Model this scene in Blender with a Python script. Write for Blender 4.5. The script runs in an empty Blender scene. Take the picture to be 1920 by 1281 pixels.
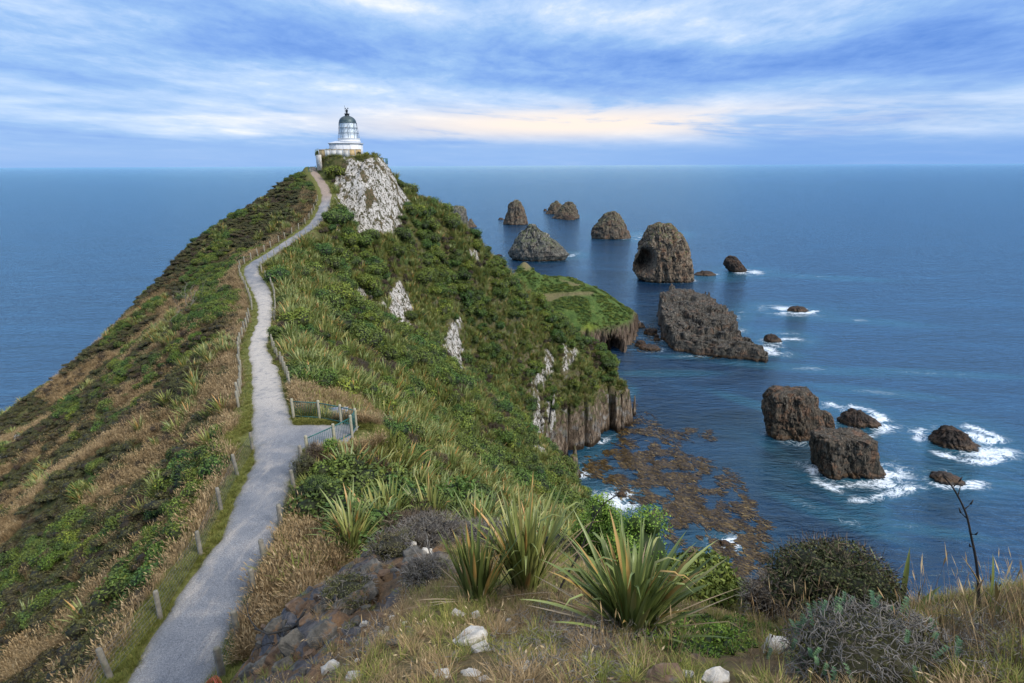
import bpy, bmesh, math, random
import numpy as np
from mathutils import Matrix, Vector
# ---------------------------------------------------------------- camera, sky, sun, exposure
random.seed(7); RNG = np.random.default_rng(7)
SC = bpy.context.scene; COL = SC.collection
F = 1067.0; CX, CY = 960.0, 640.5; H = 74.0          # focal length in photo pixels, image centre, eye height above the sea
PITCH = math.atan(331.0/F); CP, SP = math.cos(PITCH), math.sin(PITCH); ROLL = 0.00417
cam_d = bpy.data.cameras.new('camera'); cam = bpy.data.objects.new('camera', cam_d); COL.objects.link(cam); SC.camera = cam
cam_d.sensor_width = 36.0; cam_d.lens = F/1920*36.0; cam_d.clip_start = 0.05; cam_d.clip_end = 200000
_up = Vector((0, SP, CP)); _r = Vector((1, 0, 0)); _f = Vector((0, CP, -SP))
r_ = (_r - ROLL*_up).normalized(); u_ = (_up + ROLL*_r).normalized()
cam.matrix_world = Matrix(((r_.x, u_.x, -_f.x, 0), (r_.y, u_.y, -_f.y, 0), (r_.z, u_.z, -_f.z, H), (0, 0, 0, 1)))
SC.view_settings.view_transform = 'Standard'; SC.view_settings.look = 'None'; SC.view_settings.gamma = 1
SC.view_settings.exposure = 0.45
SUN_EL, SUN_AZ = math.radians(38), math.radians(125)  # azimuth from +Y towards +X: behind the camera, to the right
sun_d = bpy.data.lights.new('sun', 'SUN'); sun = bpy.data.objects.new('sun', sun_d); COL.objects.link(sun)
sun_d.energy = 2.7; sun_d.angle = math.radians(18); sun_d.color = (1.0, .93, .84)
_d = Vector((math.sin(SUN_AZ)*math.cos(SUN_EL), math.cos(SUN_AZ)*math.cos(SUN_EL), math.sin(SUN_EL)))
sun.rotation_euler = _d.to_track_quat('Z', 'Y').to_euler()

class NT:                                              # tiny helper to wire shader nodes
    def __init__(s, tree): s.t = tree; s.n = tree.nodes; s.l = tree.links
    def node(s, typ, ins=None, **kw):
        n = s.n.new(typ)
        for k, v in kw.items(): setattr(n, k, v)
        for k, v in (ins or {}).items(): s.put(n.inputs[k], v)
        return n
    def put(s, sock, v):
        if isinstance(v, bpy.types.NodeSocket): s.l.new(v, sock)
        elif isinstance(v, bpy.types.Node): s.l.new(v.outputs[0], sock)
        else:
            if hasattr(sock.default_value, '__len__') and not hasattr(v, '__len__'): v = (v,)*len(sock.default_value)
            if hasattr(sock.default_value, '__len__') and len(sock.default_value) == 4 and len(v) == 3: v = (*v, 1)
            sock.default_value = v
    def math(s, op, a, b=0.0, c=0.0, clamp=False):
        n = s.n.new('ShaderNodeMath'); n.operation = op; n.use_clamp = clamp
        for i, v in enumerate((a, b, c)): s.put(n.inputs[i], v)
        return n.outputs[0]
    def mix(s, f, a, b, blend='MIX'):
        n = s.n.new('ShaderNodeMix'); n.data_type = 'RGBA'; n.blend_type = blend; n.clamp_factor = True
        s.put(n.inputs[0], f); s.put(n.inputs[6], a); s.put(n.inputs[7], b); return n.outputs[2]
    def ss(s, x, a, b):                                # smoothstep a..b -> 0..1 (a may exceed b)
        n = s.n.new('ShaderNodeMapRange'); n.interpolation_type = 'SMOOTHSTEP'
        s.put(n.inputs[0], x)
        if a < b: n.inputs[1].default_value, n.inputs[2].default_value, n.inputs[3].default_value, n.inputs[4].default_value = a, b, 0, 1
        else: n.inputs[1].default_value, n.inputs[2].default_value, n.inputs[3].default_value, n.inputs[4].default_value = b, a, 1, 0
        return n.outputs[0]
    def noise(s, vec, scale, detail=4, rough=.55, dist=0.0, out=0):
        n = s.n.new('ShaderNodeTexNoise'); s.put(n.inputs['Vector'], vec)
        n.inputs['Scale'].default_value = scale; n.inputs['Detail'].default_value = detail
        n.inputs['Roughness'].default_value = rough; n.inputs['Distortion'].default_value = dist
        return n.outputs[out]
    def mapping(s, vec, scale=(1, 1, 1), rot=(0, 0, 0), loc=(0, 0, 0)):
        n = s.n.new('ShaderNodeMapping'); s.put(n.inputs[0], vec)
        n.inputs['Scale'].default_value = scale; n.inputs['Rotation'].default_value = rot; n.inputs['Location'].default_value = loc
        return n.outputs[0]
    def ramp(s, f, stops):
        n = s.n.new('ShaderNodeValToRGB'); s.put(n.inputs[0], f); e = n.color_ramp.elements
        while len(e) < len(stops): e.new(.5)
        for i, (p, c) in enumerate(stops): e[i].position = p; e[i].color = (*c, 1) if len(c) == 3 else c
        return n.outputs[0]
    def attr(s, name, typ='GEOMETRY', out='Fac'):
        n = s.n.new('ShaderNodeAttribute'); n.attribute_name = name; n.attribute_type = typ; return n.outputs[out]

# the sky: the Nishita sky with a procedural cloud layer over it
W = bpy.data.worlds.new('World'); SC.world = W; W.use_nodes = True
wt = W.node_tree; wt.nodes.clear(); N = NT(wt)
sky = N.node('ShaderNodeTexSky', sky_type='NISHITA', sun_disc=False, sun_elevation=SUN_EL, sun_rotation=SUN_AZ)
sky.altitude = 70
bg0 = N.node('ShaderNodeBackground', {'Color': sky.outputs[0], 'Strength': .09})
co = N.node('ShaderNodeTexCoord').outputs['Generated']
sx = N.node('ShaderNodeSeparateXYZ', {0: co})
X_, Y_, Z_ = sx.outputs
zc = N.math('MAXIMUM', Z_, 0.0); zo = N.math('ADD', zc, .07)
pl = N.node('ShaderNodeCombineXYZ', {0: N.math('DIVIDE', X_, zo), 1: N.math('DIVIDE', Y_, zo), 2: 0.0}).outputs[0]
big = N.noise(N.mapping(pl, (.34, .22, 1), (0, 0, .22), (3.1, 1.7, 0)), 1.0, 7, .55, .25)
med = N.noise(N.mapping(pl, (.95, .62, 1), (0, 0, .2), (7.3, 2.2, 1)), 1.0, 8, .6, .35)
fine = N.noise(N.mapping(pl, (2.9, 1.9, 1), (0, 0, .3), (1.1, 9.2, 2)), 1.0, 7, .64, .4)
c0 = N.math('ADD', N.math('MULTIPLY', big, .42), N.math('MULTIPLY', med, .38))
c0 = N.math('ADD', c0, N.math('MULTIPLY', fine, .20))
streak = N.noise(N.node('ShaderNodeCombineXYZ', {0: N.math('MULTIPLY', X_, 3.4), 1: N.math('ADD', N.math('MULTIPLY', Z_, 26.0), N.math('MULTIPLY', X_, 1.3)), 2: Y_}).outputs[0], 1.0, 7, .6, .3)
lo = N.ss(Z_, .17, .05)                                # low in the sky: long flat streaks
cl = N.mix(N.math('MULTIPLY', lo, .55), c0, streak)
cl = N.ss(cl, .29, .75)
az = N.math('ARCTAN2', X_, Y_)
def blob(acc, px, py, rx, ry, amp, tilt=.06):          # broad banks of darker or brighter cloud, set by bearing and elevation
    u, v = (px-960)/F, (py-640.5)/F; d = Vector((u, CP-v*SP, -(SP+v*CP))); a0, z0 = math.atan2(d.x, d.y), d.z/d.length
    da = N.math('SUBTRACT', az, a0); dz = N.math('ADD', N.math('SUBTRACT', Z_, z0), N.math('MULTIPLY', da, tilt))
    q = N.math('ADD', N.math('POWER', N.math('MULTIPLY', da, F/rx), 2.0), N.math('POWER', N.math('MULTIPLY', dz, F/ry), 2.0))
    return N.math('ADD', acc, N.math('MULTIPLY', N.math('POWER', 2.718, N.math('MULTIPLY', q, -1.0)), amp))
for a in ((560, 78, 420, 38, -.36, .1), (130, 135, 170, 18, -.25), (1120, 105, 260, 26, -.30), (1850, 70, 260, 60, -.36), (1480, 120, 420, 24, -.22), (1250, 165, 260, 14, -.15), (230, 195, 330, 42, .26), (735, 8, 90, 14, .42), (1120, 26, 110, 22, .22), (1330, 60, 190, 34, .18),
          (760, 165, 260, 22, .28), (230, 22, 240, 16, .25), (1600, 190, 420, 30, .10), (430, 120, 260, 22, .12), (1700, 18, 160, 18, .15), (100, 245, 300, 14, -.15), (950, 200, 400, 26, .16)): cl = blob(cl, *a)
cl = N.math('ADD', cl, N.math('MULTIPLY', N.math('SUBTRACT', N.noise(N.mapping(pl, (5.5, 3.6, 1), (0, 0, .3), (4, 3, 1)), 1.0, 6, .66, .3), .5), N.math('MULTIPLY', N.ss(Z_, .06, .16), .55)))
cl = N.math('ADD', N.math('MULTIPLY', cl, .78), .20, clamp=True)
cc = N.ramp(cl, [(.0, (.085, .21, .57)), (.25, (.155, .30, .65)), (.5, (.25, .415, .70)), (.74, (.43, .56, .77)), (.92, (.69, .73, .80)), (1, (.82, .82, .82))])
# warm glow low over the sea, a little right of the lighthouse
ga = N.math('POWER', 2.718, N.math('MULTIPLY', N.math('POWER', N.math('DIVIDE', N.math('SUBTRACT', az, .10), .36), 2.0), -1.0))
ge = N.math('POWER', 2.718, N.math('MULTIPLY', N.math('POWER', N.math('DIVIDE', N.math('SUBTRACT', Z_, .064), .024), 2.0), -1.0))
gs = N.ss(streak, .38, .52)
glow = N.math('MULTIPLY', N.math('MULTIPLY', ga, ge), N.math('ADD', .12, N.math('MULTIPLY', gs, .95)), clamp=True)
cc = N.mix(N.math('MULTIPLY', glow, .95), cc, (.82, .705, .615))
hz = N.ss(Z_, .05, .018)                               # smooth pale band on the horizon
hcol = N.mix(N.ss(az, .05, .6), (.215, .375, .68), (.15, .31, .64))
cc = N.mix(N.math('MULTIPLY', hz, .85), cc, hcol)
cc = N.mix(N.math('MULTIPLY', N.ss(Z_, .24, .38), .8), cc, (.14, .31, .66))
cc = N.mix(N.ss(Z_, .55, .85), cc, N.mix(N.ss(big, .4, .62), (1.05, 1.08, 1.12), (1.5, 1.5, 1.5)))   # pale overcast overhead
bg1 = N.node('ShaderNodeBackground', {'Color': cc, 'Strength': 1.0})
mx = N.node('ShaderNodeMixShader', {0: .93, 1: bg0.outputs[0], 2: bg1.outputs[0]})
N.node('ShaderNodeOutputWorld', {0: mx.outputs[0]})

# ---------------------------------------------------------------- helpers
def ray(px, py):                                       # direction with unit depth along the (unrolled) optical axis
    u = (np.asarray(px, float)-CX)/F; v = (np.asarray(py, float)-CY)/F
    u, v = u-ROLL*v, v+ROLL*u
    return np.stack([u, CP-v*SP, -(SP+v*CP)], -1)
def Pz(px, py, z): return ray(px, py)*np.asarray(z)[..., None]+np.array([0, 0, H]) if np.ndim(z) else ray(px, py)*z+np.array([0, 0, H])
def Py(px, py, Y): d = ray(px, py); return d*(Y/d[..., 1])[..., None]+np.array([0, 0, H])
def Pe(px, py, e): d = ray(px, py); return d*((e-H)/d[..., 2])[..., None]+np.array([0, 0, H])
def proj(p):                                           # world -> photo pixel, depth
    p = np.asarray(p, float); q = p-np.array([0, 0, H])
    z = q[..., 1]*CP-q[..., 2]*SP; up = q[..., 1]*SP+q[..., 2]*CP
    z = np.where(z < .05, .05, z); u = q[..., 0]/z; v = -up/z
    u, v = u+ROLL*v, v-ROLL*u
    return CX+u*F, CY+v*F, z
def sst(x, a, b): t = np.clip((x-a)/(b-a), 0, 1); return t*t*(3-2*t)
def _h(ix, iy, iz, s):
    n = (ix.astype(np.int64)*374761393+iy.astype(np.int64)*668265263+iz.astype(np.int64)*2147483647+s*1274126177) & 0xffffffff
    n = ((n ^ (n >> 13))*1274126177) & 0xffffffff; n = (n ^ (n >> 16))*2246822519 & 0xffffffff
    return ((n ^ (n >> 15)) & 0xffffff)/float(0xffffff)
def vnoise(x, y, z=None, s=0):
    x = np.asarray(x, float); y = np.asarray(y, float); z = np.zeros_like(x) if z is None else np.asarray(z, float)
    ix, iy, iz = np.floor(x), np.floor(y), np.floor(z); fx, fy, fz = x-ix, y-iy, z-iz
    fx, fy, fz = [f*f*f*(f*(f*6-15)+10) for f in (fx, fy, fz)]; r = 0
    for a in (0, 1):
        for b in (0, 1):
            for c in (0, 1):
                w = (fx if a else 1-fx)*(fy if b else 1-fy)*(fz if c else 1-fz)
                r = r+w*_h(ix+a, iy+b, iz+c, s)
    return r*2-1
def fbm(x, y, z=None, o=4, s=0, g=.5):
    r = 0; a = 1; t = 0; f = 1
    for i in range(o):
        r = r+a*vnoise(np.asarray(x)*f+i*17.3, np.asarray(y)*f+i*9.1, None if z is None else np.asarray(z)*f, s+i); t += a; a *= g; f *= 2.03
    return r/t
def cells(x, y, s=0):                                  # 2-D voronoi: distance to the cell edge (F2-F1) and a random value per cell
    ix, iy = np.floor(x), np.floor(y); d1 = np.full(np.shape(x), 9.); d2 = d1.copy(); idv = np.zeros(np.shape(x))
    for a in (-1, 0, 1):
        for b in (-1, 0, 1):
            cx, cy = ix+a, iy+b; zz = np.zeros_like(cx)
            d = np.hypot(cx+_h(cx, cy, zz, s+5)-x, cy+_h(cx, cy, zz, s+6)-y)
            near = d < d1; d2 = np.where(near, d1, np.minimum(d2, d)); idv = np.where(near, _h(cx, cy, zz, s+7), idv); d1 = np.where(near, d, d1)
    return d2-d1, idv
def tag(o, label=None, cat=None, group=None, kind=None):
    for k, v in (('label', label), ('category', cat), ('group', group), ('kind', kind)):
        if v: o[k] = v
    return o
def link(name, data, parent=None):
    o = bpy.data.objects.new(name, data); COL.objects.link(o)
    if parent is not None: o.parent = parent
    return o
def empty(name, loc=(0, 0, 0), rz=0.0):
    o = bpy.data.objects.new(name, None); COL.objects.link(o); o.location = loc; o.rotation_euler = (0, 0, rz); o.empty_display_size = .2; return o
def mesh_np(name, V, faces, mat=None, smooth=False, attrs=None):
    """faces: one (n,k) int array, or a list of such arrays with different k"""
    me = bpy.data.meshes.new(name); V = np.asarray(V, np.float32)
    fl = [np.asarray(f, np.int32) for f in (faces if isinstance(faces, list) else [faces]) if len(f)]
    me.vertices.add(len(V)); me.vertices.foreach_set('co', V.ravel())
    tot = np.concatenate([np.full(len(f), f.shape[1], np.int32) for f in fl]); idx = np.concatenate([f.ravel() for f in fl])
    me.loops.add(len(idx)); me.loops.foreach_set('vertex_index', idx)
    st = np.zeros(len(tot), np.int32); st[1:] = np.cumsum(tot)[:-1]
    me.polygons.add(len(tot)); me.polygons.foreach_set('loop_start', st); me.polygons.foreach_set('loop_total', tot)
    if smooth: me.polygons.foreach_set('use_smooth', np.ones(len(tot), bool))
    me.update(calc_edges=True)
    for k, a in (attrs or {}).items():
        t = me.attributes.new(k, 'FLOAT', 'POINT'); t.data.foreach_set('value', np.asarray(a, np.float32))
    if mat: me.materials.append(mat)
    return me
class MB:
    """collects boxes, tubes, lathes, strips; build() links them as ONE mesh object"""
    def __init__(s): s.V = []; s.F = {}; s.n = 0; s.T = []
    def add(s, v, faces, tint=0.0):
        v = np.asarray(v, float).reshape(-1, 3); s.V.append(v); s.T.append(np.full(len(v), tint) if np.ndim(tint) == 0 else tint)
        for f in (faces if isinstance(faces, list) else [faces]):
            f = np.atleast_2d(np.asarray(f, int))
            if f.size: s.F.setdefault(f.shape[1], []).append(f+s.n)
        s.n += len(v)
    def box(s, c, size, rz=0.0, rx=0.0):
        x, y, z = np.array(size)/2; v = np.array([[a*x, b*y, d*z] for a in (-1, 1) for b in (-1, 1) for d in (-1, 1)])
        if rx: v = v @ np.array(Matrix.Rotation(rx, 3, 'X')).T
        if rz: v = v @ np.array(Matrix.Rotation(rz, 3, 'Z')).T
        s.add(v+np.array(c), [[0, 1, 3, 2], [4, 6, 7, 5], [0, 4, 5, 1], [2, 3, 7, 6], [0, 2, 6, 4], [1, 5, 7, 3]])
    def tube(s, pts, r, seg=6, cap=True, tint=0.0):
        pts = np.asarray(pts, float); n = len(pts); r = np.broadcast_to(np.asarray(r, float), (n,))
        t = np.gradient(pts, axis=0); t /= np.linalg.norm(t, axis=1)[:, None]+1e-9
        ref = np.array([0, 0, 1.]) if abs(t[:, 2]).mean() < .8 else np.array([1., 0, 0])
        a = np.cross(t, ref); a /= np.linalg.norm(a, axis=1)[:, None]+1e-9; b = np.cross(t, a)
        an = np.arange(seg)/seg*2*math.pi
        v = pts[:, None]+r[:, None, None]*(a[:, None]*np.cos(an)[None, :, None]+b[:, None]*np.sin(an)[None, :, None])
        i = np.arange(n-1)[:, None]*seg; k = np.arange(seg)[None]; k2 = (k+1) % seg
        f = np.stack([i+k, i+k2, i+seg+k2, i+seg+k], -1).reshape(-1, 4)
        fs = [f]
        if cap: fs.append(np.array([list(range(seg))[::-1], [(n-1)*seg+j for j in range(seg)]]))
        s.add(v.reshape(-1, 3), fs, tint)
    def lathe(s, prof, c=(0, 0, 0), seg=32, a0=0.0, a1=2*math.pi):
        prof = np.asarray(prof, float); full = abs(a1-a0-2*math.pi) < 1e-6; m = seg if full else seg+1
        an = a0+(a1-a0)*np.arange(m)/seg
        v = np.stack([prof[:, 0][:, None]*np.cos(an), prof[:, 0][:, None]*np.sin(an), np.repeat(prof[:, 1][:, None], m, 1)], -1)+np.array(c)
        i = np.arange(len(prof)-1)[:, None]*m; k = np.arange(seg)[None]; k2 = (k+1) % m
        s.add(v.reshape(-1, 3), np.stack([i+k, i+k2, i+m+k2, i+m+k], -1).reshape(-1, 4))
    def build(s, name, mat, parent=None, smooth=False):
        me = mesh_np(name, np.concatenate(s.V), [np.concatenate(f) for f in s.F.values()], mat, smooth, {'tint': np.concatenate(s.T)})
        return link(name, me, parent)
def new_mat(name):
    m = bpy.data.materials.new(name); m.use_nodes = True; t = m.node_tree; t.nodes.clear(); n = NT(t)
    b = n.node('ShaderNodeBsdfPrincipled'); n.node('ShaderNodeOutputMaterial', {0: b.outputs[0]})
    return m, n, b
def simple(name, col, rough=.6, metal=0.0, var=.15, scale=6.0, bump=0.0, spec=.4, var2=None):
    m, n, b = new_mat(name); p = n.node('ShaderNodeTexCoord').outputs['Object']
    ns = n.noise(p, scale, 5, .6)
    dark = tuple(c*(1-var*1.6) for c in col); lite = tuple(min(1, c*(1+var)) for c in col)
    c = n.ramp(ns, [(.3, dark), (.7, lite)])
    if var2: c = n.mix(n.ss(n.noise(p, scale*.37, 4, .6), .52, .68), c, var2)
    n.put(b.inputs['Base Color'], c); b.inputs['Roughness'].default_value = rough; b.inputs['Metallic'].default_value = metal
    b.inputs['Specular IOR Level'].default_value = spec
    if bump:
        bp = n.node('ShaderNodeBump', {'Height': n.noise(p, scale*2.5, 6, .65), 'Strength': bump, 'Distance': .1}); n.put(b.inputs['Normal'], bp.outputs[0])
    return m
# ---------------------------------------------------------------- the headland: control points -> smooth height field
PATH = [(300,1330,15.2),(318,1281,16.4),(410,1100,20.0),(470,1000,22.6),(503,900,26.5),(520,850,29.2),(512,800,32.5),(507,760,36),(498,700,43.5),(484,650,51),
        (496,600,60),(496,570,66),(488,540,73),(473,515,79),(475,498,83),(504,479,88),(532,460,92.5),(562,440,97),(588,421,101),(603,399,106),(610,380,110),
        (612,364,114),(603,343,118),(591,326,122),(585,313,126)]
HALF = [1.25,1.25,1.22,1.12,1.12,1.15,1.15,1.05,.95,.8,.72,.85,1.1,1.0,.95,.95,.95,.95,.95,.95,.95,.9,.9,.85,.7]
pp = np.array([Pz(*p) for p in PATH])
def resample(P, step, extra=None):
    """Catmull-Rom through P, points about step apart"""
    P = np.asarray(P, float); Q = np.vstack([2*P[0]-P[1], P, 2*P[-1]-P[-2]]); E = None if extra is None else np.concatenate([[extra[0]], extra, [extra[-1]]])
    out, oe = [], []
    for i in range(1, len(Q)-2):
        n = max(2, int(np.linalg.norm(Q[i+1]-Q[i])/step))
        for k in range(n):
            t = k/n; out.append(.5*((2*Q[i])+(Q[i+1]-Q[i-1])*t+(2*Q[i-1]-5*Q[i]+4*Q[i+1]-Q[i+2])*t*t+(3*Q[i]-Q[i-1]-3*Q[i+1]+Q[i+2])*t**3))
            if E is not None: oe.append(E[i]*(1-t)+E[i+1]*t)
    out.append(P[-1]); out = np.array(out)
    if E is not None: oe.append(E[-2]); return out, np.array(oe)
    return out
PC, PW = resample(pp, .35, HALF)                       # centre line of the path and its half width
_fl = sst(PC[:, 1], 23, 26.5)*sst(PC[:, 1], 37, 33.5); _z0 = PC[np.argmin(np.abs(PC[:, 1]-30)), 2]; PC[:, 2] = PC[:, 2]*(1-_fl)+_z0*_fl
LOOK = resample([Pz(505,812,31.6), Pz(545,812,31.3), Pz(600,811,31.2), Pz(648,807,31.4), Pz(662,806,31.4)], .3); LOOK[:, 2] = _z0+.01
LW = np.full(len(LOOK), 1.5); LW[-3:] = [1.45, 1.35, 1.15]
PCX = lambda y: np.interp(y, PC[:, 1], PC[:, 0])       # path x for a distance y
def E(px, py, z): return Pz(px, py, z)
CT = [p for p in PC[::9]]
CT += [E(*a) for a in [
 # left slope, then its skyline
 (540,334,121),(470,385,114),(372,458,108),(280,550,103),(190,640,98),(100,720,92),(0,790,85),(-150,900,72),
 (0,1000,48),(0,1281,28),(200,1000,36),(200,800,58),(350,700,58),(300,900,38),(350,560,86),(430,480,98),(150,1281,21.5),(520,400,110),
 # right of the path
 (660,800,32),(640,845,30),(700,880,34),(700,960,27),(800,900,42),(900,930,52),(1000,940,66),(600,700,50),(700,750,55),(620,560,80),(600,480,95),(800,780,72),(900,850,80),
 (700,580,97),(800,650,101),(880,710,104),(960,790,107),(1040,870,110),(1090,930,113),
 (880,690,125),(960,750,128),(1000,800,133),(1030,850,141),
 # under the lighthouse
 (690,445,112),(640,405,113),(650,293,126),(620,296,125),(690,293,125),(720,306,126),(740,340,122),(690,370,116),(745,380,121),(735,435,116),(660,302,121.5),(700,302,120.5),
 (745,342,127),(790,378,133),(840,415,141),(890,457,147),(940,517,153),(960,535,156),(1040,590,163),(1130,670,169),(1163,722,168),
 (800,500,123),(760,560,110),(850,600,122),(950,620,138),(1000,680,145),(1060,700,152),(1090,742,152),
 # the foreground knoll
 (460,1265,11),(520,1150,11),(620,1090,11.5),(740,1010,13),(840,992,13.2),(960,1060,10.5),(1100,1080,9.5),(1250,1110,8.8),(1400,1190,7),(1540,1205,6.4),(1650,1185,5.6),(1900,1150,5.0),(2100,1130,4.6),
 (960,1281,4.2),(600,1281,5.6),(1500,1281,3.9),(1900,1281,3.5),(1180,1180,6.3),(800,1150,7.2),(640,1190,8)]]
def wp(x, y, h): return np.array([x, y, H-h])
CT += [wp(*a) for a in [(0,0,1.7),(3,0,1.7),(-3,0,2.8),(0,-4,.6),(5,-4,.6),(-8,0,8),(-12,0,14),(-12.2,6,14.8),(-9,7,12.8),(6,3,1.9),(10,3,3.5),(16,0,8),
 (-6.5,12,13.0),(-4,15,13.2),(0,20,15.5),(4,14,13.5),(9,14,18),(16,14,25),(9,30,29),(20,30,40),(30,45,58),(22,60,55),(36,60,75),(34,80,76),(27,100,74),(12,8,10),(20,5,18),(30,20,45),(40,30,66),(50,20,76),
 (20,117,70),(15,124,66),(-3,30,22),
 (-25,0,22),(-40,10,34),(-50,28,45),(-70,45,58),(-100,40,76),(-90,70,64),(-100,85,72),(-92,100,58),(-90,118,62),(-72,112,32),(-68,124,34),(-60,130,26),(-85,135,70),(-50,140,28),(-36,137,12),(-30,150,34),(-60,155,66),(-18,165,44),(0,172,52),(-20,190,76),(20,178,66),(42,172,76),(46,160,76),(-40,170,76),(-120,130,80)]]
CT += [E(a, c, z*k)-np.array([0, 0, dz]) for a, c, z in [(-150,900,72),(0,790,85),(100,720,92),(190,640,98),(280,550,103)] for k, dz in ((1.10, 5), (1.22, 14))]+[E(0,810,79)-np.array([0,0,1.5]),E(100,735,86)-np.array([0,0,1.0])]
CT += [wp(x, y, 65.2) for x, y in [(Pe(q, w, 0)[0], Pe(q, w, 0)[1]) for q, w in [(1040,862),(1090,846),(1140,812),(1176,792)]]]
CT = np.array(CT)
# drop points with identical xy
_keep = []
for i, p in enumerate(CT):
    if all(np.hypot(*(p[:2]-CT[j][:2])) > .25 for j in _keep): _keep.append(i)
CT = CT[_keep]
def _phi(r2): return .5*r2*np.log(r2+1e-9)
_n = len(CT); _A = np.zeros((_n+3, _n+3)); _d2 = ((CT[:, None, :2]-CT[None, :, :2])**2).sum(-1)/2500.
_A[:_n, :_n] = _phi(_d2)+np.eye(_n)*2e-5; _A[:_n, _n:] = np.c_[np.ones(_n), CT[:, :2]/50]; _A[_n:, :_n] = _A[:_n, _n:].T
_w = np.linalg.solve(_A, np.r_[CT[:, 2], 0, 0, 0])
def tps(x, y):
    s = np.shape(x); x = np.ravel(x); y = np.ravel(y); out = np.empty(len(x))
    for a in range(0, len(x), 20000):
        q = np.c_[x[a:a+20000], y[a:a+20000]]; d2 = ((q[:, None]-CT[None, :, :2])**2).sum(-1)/2500.
        out[a:a+20000] = _phi(d2) @ _w[:_n]+_w[_n]+q @ _w[_n+1:]/50
    return out.reshape(s)
def near_line(x, y, L, Wd):
    """distance to a dense poly-line, height and half width at the nearest point"""
    s = np.shape(x); x = np.ravel(x); y = np.ravel(y); d = np.empty(len(x)); k = np.empty(len(x), int)
    for a in range(0, len(x), 20000):
        D = (x[a:a+20000, None]-L[None, :, 0])**2+(y[a:a+20000, None]-L[None, :, 1])**2
        k[a:a+20000] = D.argmin(1); d[a:a+20000] = np.sqrt(D.min(1))
    return d.reshape(s), L[k, 2].reshape(s), Wd[k].reshape(s)
def inpoly(x, y, poly, soft=6.0):
    """soft-edged polygon mask"""
    poly = np.asarray(poly, float); ins = np.zeros(np.shape(x), bool); d = np.full(np.shape(x), 1e9)
    for (x0, y0), (x1, y1) in zip(poly, np.roll(poly, -1, 0)):
        c = ((y0 > y) != (y1 > y)) & (x < (x1-x0)*(y-y0)/(y1-y0+1e-9)+x0); ins ^= c
        t = np.clip(((x-x0)*(x1-x0)+(y-y0)*(y1-y0))/((x1-x0)**2+(y1-y0)**2+1e-9), 0, 1)
        d = np.minimum(d, np.hypot(x-x0-t*(x1-x0), y-y0-t*(y1-y0)))
    return np.clip(.5+np.where(ins, d, -d)/(2*soft), 0, 1)
def axis(segs):
    out = []
    for a, b, st in segs: out += list(np.arange(a, b-1e-6, st))
    return np.array(out+[segs[-1][1]])
GX = axis([(-150,-60,.8),(-60,-26,.34),(-26,-8,.22),(-8,6,.10),(6,12,.2),(12,42,.27),(42,60,1.0)])
GY = axis([(-5,2,.25),(2,14,.11),(14,40,.2),(40,100,.36),(100,165,.3),(165,205,.9)])
gx, gy = np.meshgrid(GX, GY)
gz = tps(gx, gy)
fore = sst(np.hypot(gx-1, (gy-4)*.8), 14, 7)           # 1 on the near knoll
veg = 1-fore
dP, hP, wP = np.full(gx.shape, 99.), np.zeros(gx.shape), np.ones(gx.shape)
msk = (gx > -46) & (gx < -3) & (gy < 132); dP[msk], hP[msk], wP[msk] = near_line(gx[msk], gy[msk], PC, PW)
dL, hL, wL = np.full(gx.shape, 99.), np.zeros(gx.shape), np.ones(gx.shape)
m2 = (gx > -16) & (gx < -4) & (gy > 22) & (gy < 36); dL[m2], hL[m2], wL[m2] = near_line(gx[m2], gy[m2], LOOK, LW)
away = sst(np.minimum(dP-wP, dL-wL), .6, 3.0)
gz = gz+veg*away*(.55*fbm(gx/5, gy/5, o=4, s=3)+.9*fbm(gx/14, gy/14, o=2, s=9))
_rt = sst(gx-PCX(gy), 1, 6); gz = gz+veg*away*_rt*(1.25*fbm(gy/5.5-gx/30, gx/24, o=3, s=13)+.7*np.abs(fbm(gy/3-gx/18, gx/12, o=3, s=14)))
bank = sst(gx+.12*gy, -1.4, -2.6)*sst(gy, 5.5, 7)*sst(gy, 15, 12.5)*sst(gx, -6.6, -5.2); _u, _v, _ = proj(np.stack([gx, gy, gz], -1)); bank = np.clip(np.maximum(bank, fore*.9*inpoly(_u+14*fbm(gx/.7, gy/.7, o=3, s=24)*3, _v, [(440,1300),(490,1175),(600,1090),(720,1018),(820,1000),(842,1055),(760,1110),(735,1190),(640,1235),(590,1300)], 16)), 0, 1)   # rocky bank above the path
ce, cid = cells(gx*1.5+gy*.4, gy*.9-gx*.3, 3)
gz = gz+fore*(.10*fbm(gx/1.3, gy/1.3, o=4, s=21)+.03*fbm(gx/.25, gy/.25, o=2, s=22))+bank*((cid-.5)*.46-.22*sst(ce, .16, .0)+.14*fbm(gx/.35, gy/.35, o=3, s=25))
# sea cliffs: the lowest 11 m fall almost sheer, broken into columns and gullies
za = gz.copy(); east = sst(gx, -8, 4)*sst(gy, 105, 118)
_wx = gx+1.6*fbm(gx/5, gy/5, o=2, s=34); _wy = gy+1.6*fbm(gx/5, gy/5, o=2, s=35)
e0_, i0 = cells(_wx*.13, _wy*.13, 10); e1, i1 = cells(_wx*.36, _wy*.36, 11); e2, i2 = cells(gx*1.1, gy*1.1, 12)
low = sst(za, 27, 15)*east
za = za+low*((i0-.5)*5.5+(i1-.5)*2.2+(i2-.5)*.45-4.5*sst(e0_, .10, 0)-1.2*sst(e1, .10, 0)*(i1 > .5)+.6*fbm(gx/9, gy/9, o=2, s=31))
CLF = 11.0+2.6*fbm(gx/6, gy/6, o=2, s=33)
za = np.where(za < CLF, CLF-(CLF-za)*(1+4*np.clip(east+.25, 0, 1)), za)
gz = np.maximum(za, -6.0)
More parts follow.
